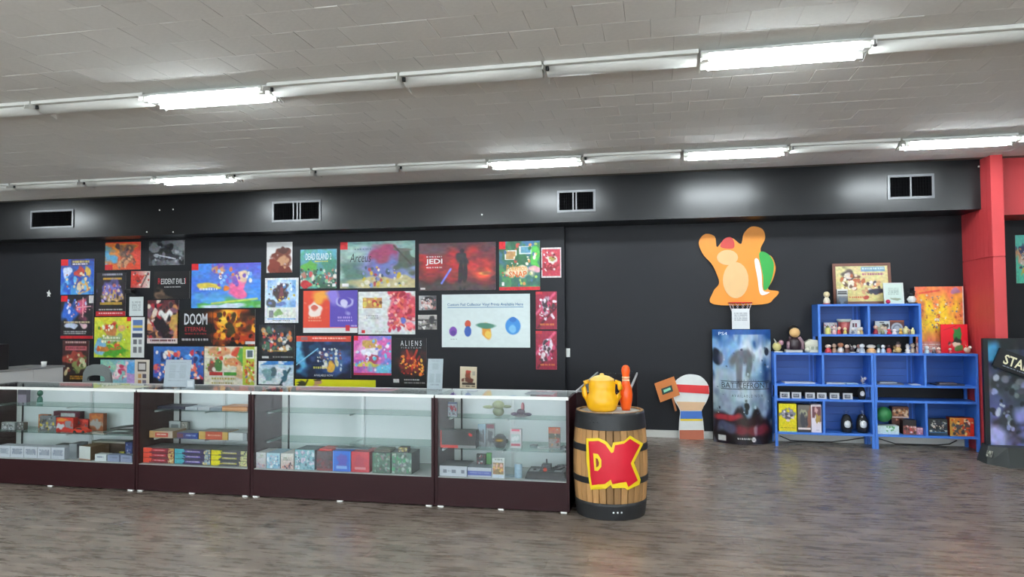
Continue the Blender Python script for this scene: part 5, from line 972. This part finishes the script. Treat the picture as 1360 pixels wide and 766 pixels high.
carton('maroon_carton', 71, 106, 542.5, 566, 6.34, .06, Z1b, 'maroon carton with a pale window at the back of the left case', 'box', [('g', '#5a1c30', '#4a1828'), ('r', .28, .1, .82, .45, '#b8bcbc'), ('r', .0, .55, 1, .75, '#7a2438'), ('b', 6, ['#c83848', '#2a1018'], (.04, .08), (.05, .5, .95, .95))], '#3c1420')
carton('grey_blister', 52.5, 74, 557, 576.5, 6.22, .04, Z1b, 'grey blister pack left of the red toy pack', 'box', pic('#74787c', '#5c5c60', ['#a8acb0', '#3a3c40', '#c8b040'], 10), '#505458')
carton('red_toy_pack', 74.5, 97, 559, 578, 6.18, .06, Z1b, 'red toy pack with a pale oval on the left case middle shelf', 'box', [('g', '#d03424', '#c02818'), ('e', .22, .62, .3, .2, '#c8ccd0'), ('e', .3, .15, .3, .1, '#d88830'), ('e', .75, .5, .2, .3, '#8a8488')], '#a02018')
carton('red_flat_pack', 95, 117, 556, 571, 6.28, .06, Z1b, 'red pack behind the red toy car', 'box', pic('#b82c28', '#8a2420', ['#6a6468', '#d84838'], 8), '#7a1c18')
# red toy car
q = at(108.5, 577, Y=6.16)
t = thing('toy_car', 'red toy car on the middle shelf of the left case', 'toy car', (q.x, 6.16, Z1b+.001))
mc = mat('toy_red', '#d83a24', .3); prism('body', [(-.085, .012), (.085, .012), (.088, .03), (.05, .036), (.025, .056), (-.03, .058), (-.06, .04), (-.086, .034)], -.035, .035, mc, t)
prism('windows', [(.04, .037), (.022, .053), (-.027, .055), (-.05, .041)], -.0355, .0355, mat('toy_glass', '#303438', .2), t)
for x in (-.05, .05):
    for s in (-1, 1): lathe('wheel', [(0, 0), (.015, 0), (.015, .012), (0, .012)], M_BLACK, t, 12, Matrix.Translation((x, s*.03+(0 if s > 0 else 0), .015)) @ Matrix.Rotation(R(-90*s), 4, 'X'))
carton('orange_photo_pack', 118.5, 137, 549, 572, 6.3, .05, Z1b, 'orange pack with a grey picture, right of the toy car', 'box', [('g', '#b06038', '#a05830'), ('e', .5, .6, .36, .24, '#a8a4a0'), ('e', .5, .2, .4, .12, '#c87838')], '#8a4824')
flat('dark_case', 138, 176, 577, 6.16, .22, .02, Z1b, 'flat dark grey case lying at the right of the left case middle shelf', 'case', '#3c4240', 4)
lid_ = flat('dark_folder', 146, 176, 570, 6.26, .16, .012, Z1b+.0215, 'black folder tilted on the flat dark case', 'folder', '#242828', 0); lid_.rotation_euler.y = R(-7); lid_.location.z += .022
flat('pale_booklet', 150, 167, 573, 6.17, .07, .006, Z1b+.0215, 'pale booklet on the flat dark case', 'booklet', '#a8b4b0', 10)
flat('cream_booklet', 120, 140, 580, 6.14, .09, .01, Z1b, 'cream booklet at the front of the left case middle shelf', 'booklet', '#a89c90', -12)
for k, (px, c) in enumerate(((6, '#8a8c8c'), (15, '#a0a4a4'), (27, '#5c5a58'))):
    carton('car_pack', px-4.2, px+4.2, 566, 576, 6.2, .05, Z1b, ['silver', 'pale grey', 'dark grey'][k]+' small car pack at the left end of the left case middle shelf', 'box', pic(c, c, ['#d8dcdc', '#3c4040'], 6), c)
carton('mauve_carton', 23.5, 35, 518, 537.5, 6.32, .05, Z1a, 'mauve-grey carton on the top shelf of the left case', 'box', [('g', '#3c3844', '#8a8090'), ('r', 0, .45, 1, 1, '#8f8596')], '#6a6470')
figurine(53, 519.5, 537, 6.3, Z1a, 'small dark green figurine on the top shelf of the left case', ('#a8c8c0', '#2c6a58', '#1f5c48'), 0, .8, None)
XCL[:] = [CX[1]+.033, CX[2]-.033]
# ---- goods in the short case with stacked cartons
Z2b, Z2a = .48, .745
CLR = (('red', '#ec5038', '#7a2430', '#c83444', '#c8a060', 181.5, 231), ('purple', '#4aa8b8', '#3c3458', '#7a6cb8', '#8aa0a8', 232, 279.5), ('yellow', '#d8cc18', '#4c4c58', '#b0a848', '#c0c088', 280.5, 328))
for nm, c0, c1, c2, c3, xa, xb in CLR:
    h3 = (at(250, 598, Y=6.02).z-at(250, 618, Y=6.02).z)/3
    for k, pos in enumerate(('bottom', 'middle', 'topmost')):
        carton('flat_carton', xa, xb, 598, 604, 6.02, .26, ZD+k*(h3+.0006), '%s of the three flat %s cartons stacked in the short left case' % (pos, nm), 'box',
               [('g', c1, c1), ('r', 0, 0, .2, 1, c0), ('e', .22, .3, .06, .5, c0), ('r', .3, .3, .72, .6, c2), ('t', .36, .36, .68, .54, '#d8c8d0', 1), ('r', .82, 0, 1, 1, c3), ('b', 6, ['#d8c890', c1], (.02, .03), (.8, .1, 1, .9)), ('r', 0, .93, 1, 1, '#1c181c')], c1, nm+' flat cartons', '#6a6868', hh=h3)
flat('navy_book', 209, 245, 543, 6.2, .2, .026, Z2a, 'navy flat book on the top shelf of the short left case', 'book', '#24263c', 0)
for k, (a, b, c, nm) in enumerate(((246, 262, '#a8b0b8', 'pale grey'), (263, 278, '#c0c4c8', 'whitish'), (279, 294, '#88909a', 'mid grey'))):
    flat('game_sleeve', a, b, 543, 6.18, .18, .024, Z2a, nm+' flat sleeve in the middle of the short left case top shelf', 'box', c, 0)
for k in range(3):
    flat('orange_sleeve', 295, 328, 543, 6.18, .2, .013, Z2a+k*.0136, '%s orange flat sleeve at the right of the short left case top shelf' % ('lowest', 'middle', 'upper')[k], 'box', ('#c88858', '#d8a070', '#b87848')[k], 0)
carton('ribbon_carton', 194, 229, 573.5, 582.5, 6.1, .2, Z2b, 'tan carton with a red label at the left of the short left case middle shelf', 'box', [('gh', '#c89858', '#b8a8a0'), ('r', .25, .25, .8, .9, '#b83828'), ('t', .32, .42, .72, .7, '#e8d8c8', 1)], '#a08060', None, '#b8a898')
carton('white_pack', 224.5, 239.5, 560, 576, 6.36, .04, Z2b, 'small white upright pack, left of two in the short left case', 'box', [('g', '#c0c8c8', '#b8c0c0'), ('r', .2, .25, .8, .55, '#80888a'), ('t', .2, .65, .8, .85, '#808888', 2)])
carton('tan_pack', 240.5, 249, 560.5, 576, 6.36, .04, Z2b, 'small tan-grey upright pack, right of two in the short left case', 'box', pic('#a09c94', '#8a867e', ['#c8c4bc', '#605c58'], 6))
carton('navy_label_carton', 235, 262.5, 576, 584, 6.1, .18, Z2b, 'navy blue carton in the middle of the short left case', 'box', [('gh', '#4a3c64', '#2c4a98'), ('t', .4, .3, .9, .7, '#a0b0d8', 2), ('r', .02, .2, .3, .8, '#6a3848')], '#2a3868', None, '#707880')
carton('gold_label_carton', 264, 302.5, 574, 584.5, 6.1, .18, Z2b, 'gold-ended carton with a brick red label in the short left case', 'box', [('g', '#c8a860', '#c09848'), ('r', .24, 0, .82, 1, '#b85038'), ('t', .32, .35, .75, .65, '#e0b8a0', 1)], '#b08c48', None, '#90857c')
carton('plain_white_carton', 303.5, 327.5, 575, 585, 6.1, .18, Z2b, 'plain white carton at the right of the short left case middle shelf', 'box', [('g', '#ccd0d0', '#c0c4c4'), ('r', .8, 0, 1, 1, '#989c9e')], '#a8acac')
XCL[:] = [CX[2]+.033, CX[3]-.033]
# ---- cartons on the bottom of the long middle case
C3 = [('white_game_carton', 335.5, 353, 602.5, 623, 'white and lilac carton, first from the left in the middle case', [('g', '#cccfcc', '#b0a4a8'), ('t', .25, .15, .75, .38, '#a0a890', 2), ('b', 8, ['#8a7c90', '#c89890', '#a8a0b0'], (.06, .12), (.05, .65, .95, .95))], '#b0b0ac'),
      ('pale_blue_carton', 354, 371.5, 603.5, 624, 'pale blue carton, second from the left in the middle case', [('g', '#a8ccd8', '#88b4cc'), ('b', 14, ['#d8e4e8', '#6a94b0', '#b0a8b8'], (.06, .12), (.05, .1, .95, .95))], '#88a8b8'),
      ('cream_game_carton', 373, 390, 604, 624.5, 'white and cream carton, third from the left in the middle case', [('g', '#d4d4cc', '#c8a8a0'), ('t', .2, .25, .8, .48, '#84907c', 2), ('b', 8, ['#7a6c78', '#c88c80', '#483c44'], (.06, .12), (.05, .65, .95, .95))], '#b4b0a8'),
      ('teal_carton', 391.5, 417.5, 598.5, 625, 'large teal patterned carton in the middle case', [('g', '#78b4bc', '#8ab0bc'), ('b', 30, ['#c8d8e0', '#5a909c', '#a0a0b8', '#d8c8d8', '#486878'], (.05, .1), (.05, .1, .95, .95))], '#3a4a54'),
      ('maroon_game_carton', 420.5, 441.5, 600, 626, 'dark maroon carton with a red top in the middle case', [('g', '#4a3c40', '#582c34'), ('b', 12, ['#3a3034', '#7a3038', '#585054'], (.06, .14), (.05, .1, .95, .9)), ('r', 0, .88, 1, 1, '#8a4448')], '#b8302c'),
      ('blue_game_carton', 442, 465.5, 600, 627, 'bright blue carton left of the red one in the middle case', [('g', '#2c70d8', '#3868c8'), ('e', .5, .45, .3, .3, '#5858b8'), ('r', .2, .74, .8, .86, '#88b0e8'), ('r', 0, 0, .05, 1, '#4a98e8'), ('r', .95, 0, 1, 1, '#4a98e8')], '#3058a0'),
      ('red_game_carton', 466.5, 490.5, 601, 628, 'bright red carton right of the blue one in the middle case', [('g', '#cc4450', '#c43c48'), ('e', .5, .5, .34, .3, '#b83c50'), ('r', .2, .76, .8, .88, '#d88890')], '#a02c38'),
      ('green_game_carton', 494.5, 518.5, 602, 629, 'dark green pictured carton, left of two in the middle case', [('g', '#4a6a58', '#486050'), ('b', 26, ['#2c4438', '#78a08c', '#a8b8a8', '#5c8868', '#a87888'], (.05, .1), (.05, .05, .95, .95))], '#2c302e'),
      ('green_game_carton', 520, 546.5, 602.5, 630.5, 'green and grey pictured carton, right of two in the middle case', [('g', '#58786c', '#586c60'), ('b', 26, ['#3c5448', '#90b0a0', '#b0bcb0', '#489868', '#888088'], (.05, .1), (.05, .05, .95, .95))], '#2c302e')]
for nm, a, b, c, d, lab, ops, sd in C3: carton(nm, a, b, c, d, 6.0, .22, ZD, lab, 'box', ops, sd)
hz_ = at(430, 600, Y=6.0).z-at(430, 626, Y=6.0).z
flat('red_sleeve', 424, 441, 600, 6.03, .17, .012, ZD+hz_+.001, 'flat red sleeve lying on the dark maroon carton', 'box', '#b83030', 0)
flat('grey_sleeve', 444, 488, 600, 6.10, .1, .010, ZD+hz_+.004, 'flat grey sleeve bridging the blue and red cartons', 'box', '#707880', 0)
hz_ = at(505, 602, Y=6.0).z-at(505, 629, Y=6.0).z
flat('black_yellow_sleeve', 497, 518, 600, 6.04, .15, .018, ZD+hz_+.001, 'black and yellow flat pack lying on the left green carton', 'box', '#4c4a34', 2)
hz_ = at(530, 602.5, Y=6.0).z-at(530, 630.5, Y=6.0).z
carton('gold_pack', 529, 541, 597, 603, 6.03, .08, ZD+hz_+.001, 'small gold and black pack on the right green carton', 'box', pic('#8a7a40', '#3a3828', ['#d8c060', '#c8c8c0', '#2a2820'], 8), '#2c2a24')
XCL[:] = [CX[3]+.033, CX[4]-.033]
# ---- goods in the short case by the barrel
Z4b, Z4a = .497, .735
carton('heart_card_pack', 592, 606.5, 532.5, 551, 6.25, .03, Z4a, 'pale card pack with red patches on the top shelf by the left panel', 'box', [('g', '#a8aab8', '#b0b2bc'), ('e', .5, .45, .36, .22, '#b83848'), ('b', 8, ['#d8d0d8', '#8a3040', '#585868'], (.06, .12), (.1, .3, .9, .9)), ('r', 0, 0, 1, .1, '#5a6088')], '#8a8c98')
def lump(px, pt, pb, Y, zb, label, parts_):
    q = at(px, pb, Y=Y); h = at(px, pt, Y=Y).z-q.z; t = thing('collectible_figure', label, 'figurine', (q.x, Y, zb+.0005))
    for nm, c, r_, s, col in parts_: ball(nm, tuple(k*h for k in c), r_*h, mat('glaze_'+col.strip('#'), col, .4, var=.15, scale=25), t, s)
    return t
lump(662, 531, 553, 6.32, Z4a, 'pale green lumpy collectible on the top shelf of the case by the barrel', [('body', (0, 0, .3), .3, (1.2, .8, 1), '#7c8464'), ('head', (0, 0, .68), .31, (1.25, .9, .9), '#a4ac84'), ('side_wing', (-.62, 0, .55), .3, (1.2, .3, .35), '#a8b088'), ('side_wing', (.55, 0, .6), .24, (1.1, .3, .4), '#98a07c')])
lump(692, 534, 554, 6.3, Z4a, 'purple and pink spread-out collectible on the top shelf of the case by the barrel', [('body', (0, 0, .35), .22, (1.3, .7, 1), '#4a3848'), ('crest', (.12, 0, .68), .24, (.5, .4, 1.3), '#c07078'), ('side_wing', (-.45, 0, .2), .2, (1.3, .5, .6), '#6a5c70'), ('side_wing', (.45, 0, .2), .2, (1.4, .5, .6), '#54485c'), ('stand', (0, 0, .09), .3, (1.6, .8, .3), '#8a8488')])
carton('red_framed_carton', 583.5, 632, 573, 596, 6.02, .1, Z4b, 'wide dark carton with a red lower edge on the middle shelf by the barrel', 'box', [('g', '#3a3838', '#323030'), ('r', .0, .84, .5, 1, '#c83028'), ('r', 0, 0, .035, 1, '#c83028'), ('e', .84, .2, .05, .1, '#d03838'), ('r', .5, .86, 1, 1, '#8a8c8a')], '#282626')
carton('clear_blister', 634.5, 645, 566, 596, 6.12, .03, Z4b, 'grey blister pack, left of two next to the dark helmet', 'box', [('g', '#8aa4b4', '#84888a'), ('e', .5, .6, .36, .3, '#54585c')], '#9aa0a0')
carton('clear_blister', 646, 656.5, 565.5, 596.5, 6.12, .03, Z4b, 'grey blister pack with a maroon top, right of two next to the dark helmet', 'box', [('g', '#84888a', '#808486'), ('r', .05, .03, .95, .2, '#743848'), ('e', .5, .6, .36, .3, '#4c5054')], '#9aa0a0')
q = at(664.5, 594, Y=6.12)
t = thing('helmet_toy', 'small dark helmet-shaped toy with a gold visor on the middle shelf', 'toy', (q.x, 6.12, Z4b+.001))
lathe('shell', [(0, 0), (.04, 0), (.055, .03), (.058, .06), (.05, .09), (.025, .112), (0, .116)], mat('dark_olive_shell', '#2c302c', .4), t, 18)
ball('visor', (0, -.038, .065), .034, mat('gold_visor', '#b08c40', .2, metal=.6), t, (1.15, .7, .6))
for s in (-1, 1): lathe('ear_cap', [(0, 0), (.02, 0), (.018, .014), (0, .014)], M_STEEL, t, 12, Matrix.Translation((s*.052, 0, .055)) @ Matrix.Rotation(R(90*s), 4, 'Y'))
carton('pink_white_carton', 677.5, 692, 573, 598, 6.10, .06, Z4b, 'white carton with a pink crown-like top print on the middle shelf', 'box', [('g', '#c8b8bc', '#c4c4c4'), ('r', .15, .0, .85, .12, '#c03c54'), ('r', .06, .28, .94, .7, '#a8b4b4'), ('e', .5, .5, .3, .14, '#d0d4d4'), ('r', .06, .76, .94, .88, '#b85060')], '#b8b8b8')
flat('cartridge', 703.5, 713, 594, 6.2, .06, .012, Z4b, 'small grey cartridge left of the pale leaflet on the middle shelf', 'cartridge', '#70787a', 0)
flat('pale_leaflet', 715, 728, 596, 6.1, .1, .006, Z4b, 'pale leaflet lying before the orange game case', 'leaflet', '#b0b8b8', 15)
carton('orange_game_case', 728.5, 744, 571, 598.5, 6.16, .02, Z4b, 'orange and grey upright game case at the right of the middle shelf', 'game case', [('g', '#b85830', '#8a6850'), ('r', 0, .3, 1, .52, '#54503c'), ('r', 0, .55, 1, 1, '#8a807c'), ('b', 12, ['#d88848', '#c8b0a0', '#4a4038', '#a84030'], (.06, .12), (.05, .05, .95, .95))], '#484848')
flat('dark_cartridge_box', 743.5, 751, 598, 6.08, .1, .025, Z4b, 'dark flat box at the right end of the middle shelf by the barrel', 'box', '#3c4042', -10)
carton('console_box', 580.5, 620, 618.5, 632, 6.0, .25, ZD, 'flat white console carton on the bottom of the case by the barrel, left half', 'box', [('g', '#c4c8d0', '#c0c4cc'), ('r', .12, .35, .26, .7, '#787c88'), ('r', .45, .35, .6, .7, '#787c88'), ('r', .8, .35, .92, .7, '#787c88'), ('t', .3, .4, .42, .6, '#9096a0', 2)], '#a8acb4', None, '#585c60')
carton('blue_strip_box', 621, 652.5, 620.5, 633, 6.01, .2, ZD, 'flat white carton with a blue strip beside the console carton', 'box', [('g', '#c0c4cc', '#bcc0c8'), ('r', 0, .4, 1, .85, '#5a68b0'), ('t', .1, .5, .9, .75, '#8894c8', 1)], '#9a9ea8')
hz_ = at(640, 620.5, Y=6.1).z-at(640, 633, Y=6.1).z
carton('dark_game_case', 633, 645, 611, 625, 6.12, .03, ZD+hz_+.002, 'black and white game case standing on the blue-striped carton', 'game case', pic('#2c3030', '#24282a', ['#c8ccc8', '#50585a', '#883038'], 10), '#202424')
carton('green_game_case', 646, 652.5, 611, 626, 6.14, .03, ZD+hz_+.002, 'narrow bright green game case on the blue-striped carton', 'game case', [('g', '#3c9038', '#347c30')], '#2c6c28')
carton('yellow_game_case', 653.5, 670, 609, 635.5, 5.995, .02, ZD, 'white-topped game case with a warm picture, beside the pale blue can', 'game case', [('g', '#c8ccc8', '#c4c8cc'), ('r', .05, .22, .95, .82, '#8a7048'), ('b', 12, ['#d8b058', '#c07858', '#3c4034', '#d8a898'], (.08, .14), (.1, .28, .9, .78)), ('t', .15, .05, .85, .15, '#70786c', 1), ('r', .05, .84, .95, .96, '#b8c4d4')], '#b0b4b4')
q = at(688.5, 635, Y=6.05)
t = thing('drink_can', 'pale blue printed can on the bottom of the case by the barrel', 'can', (q.x, 6.05, ZD+.001)); lathe('body', [(0, 0), (.03, 0), (.034, .008), (.034, .105), (.028, .118)], mat('can_print', '#98b4c8', .3, var=.35, scale=40), t, 18); lathe('lid', [(.028, .118), (.026, .121), (0, .119)], M_ALU, t, 18)
flat('grey_leaflet', 671, 683, 633, 6.05, .1, .006, ZD, 'grey-blue leaflet lying left of the pale blue can', 'leaflet', '#8a9ca4', 8)
# black game console with stick, red knob and cables
a, b = at(697, 634, Y=6.02), at(751, 634, Y=6.02)
t = thing('game_console', 'black retro game console with joysticks and a red knob by the barrel', 'game console', ((a.x+b.x)/2, 6.02, ZD+.001)); W = (b.x-a.x)/2
bm = bmesh.new()
frustum('body', [(-W, 0), (W, 0), (W, .26), (-W, .26)], [(-W+.015, .03), (W-.015, .03), (W-.01, .25), (-W+.01, .25)], 0, .055, mat('console_black', '#1c1c1e', .4), t); bm.free()
box('label_plate', -W+.03, -W+.11, .05, .14, .055, .058, mat('console_silver', '#8a8c8c', .35), t); box('label_plate', .07, W-.04, .05, .12, .055, .058, MATS['console_silver'], t)
box('joystick_box', -.05, .03, .12, .2, .055, .10, M_BLACK, t, .006); tube('joystick', [(-.01, .16, .10), (-.01, .16, .14)], .007, M_BLACK, t)
ball('red_knob', (-.01, .07, .066), .018, mat('knob_red', '#d84428', .35), t); ball('dial', (-W+.07, .09, .062), .016, M_BLACK, t, (1, 1, .6))
for s in range(3): tube('cable', [(.08+.02*s+.04*math.cos(k*.7), .17+.03*math.sin(k*.7), .065+.01*s) for k in range(10)], .006, M_BLACK, t, 6, True)
XCL[:] = [-99, 99]
# ---- on the counter tops: notices with the square codes left blank, papers
def notice(px0, px1, py0, Y, label, ops):
    a, b = at(px0, 500, Y=Y), at(px1, 500, Y=Y); h = at(px0, py0, Y=Y).z-ZT; t = thing('counter_notice', label, 'sign', ((a.x+b.x)/2, Y, ZT+.001)); W = (b.x-a.x)/2
    p = printed('sheet', 2*W, h, .003, ops, parent=t, res=44); p.rotation_euler.x = R(-8); p.location = (0, 0, .004)
    box('holder_foot', -W, W, -.05, .05, 0, .004, PLASTIC, t)
    f = box('holder_sheet', -W-.004, W+.004, -.003, -.001, 0, h+.006, PLASTIC, t); f.rotation_euler.x = R(-8); f.location = (0, 0, .004)
BL_ = '#a9b0b2'
notice(217, 251, 478, 6.2, 'white notice in a clear holder on the short left display case', [('g', '#c8d0d4', '#ccd4d6'), ('t', .2, .08, .8, .14, BL_, 1), ('r', .16, .2, .42, .4, '#bfc7c9'), ('r', .58, .2, .84, .4, '#bfc7c9'), ('r', .16, .5, .42, .7, '#bfc7c9'), ('r', .58, .5, .84, .7, '#bfc7c9'), ('t', .16, .44, .84, .47, BL_, 1), ('t', .16, .76, .84, .8, BL_, 1)])
notice(567, 587, 477, 6.38, 'narrow white notice in a clear holder between the two right display cases', [('g', '#c8d2d2', '#ccd6d6'), ('t', .2, .06, .8, .1, BL_, 1), ('r', .3, .14, .7, .36, '#bcc6c6'), ('r', .1, .5, .44, .78, '#bcc6c6'), ('r', .56, .5, .9, .78, '#bcc6c6'), ('t', .2, .84, .8, .9, BL_, 1)])
o = flat('counter_paper', 127, 178, 513, 6.02, .26, .0015, ZT, 'white and yellow paper lying on the top of the long left display case', 'paper', '#c8ccb0', 0)
o = flat('counter_paper', 620, 633, 520, 6.3, .07, .0015, ZT, 'small pale card lying on the top of the case by the barrel', 'card', '#a8b0c0', 0)
o = flat('counter_paper', 696, 734, 521, 6.15, .2, .0015, ZT, 'grey printed sheet with violet letters on the case by the barrel', 'paper', '#8e9aa0', 0)
o = flat('counter_reflection', 395, 520, 517, 6.2, .2, .0015, ZT, 'pinkish reflection made as a thin strip on the middle display case', 'reflection', '#a08088', 0)  # reflection in the glass top, laid on as a coloured strip
carton('counter_card', 247, 258, 503, 515, 6.12, .01, ZT, 'small framed card beside the white notice on the short left case', 'card', [('g', '#a8b4bc', '#98a4ac'), ('r', .15, .2, .85, .8, '#c0c8cc')], '#7a8288')
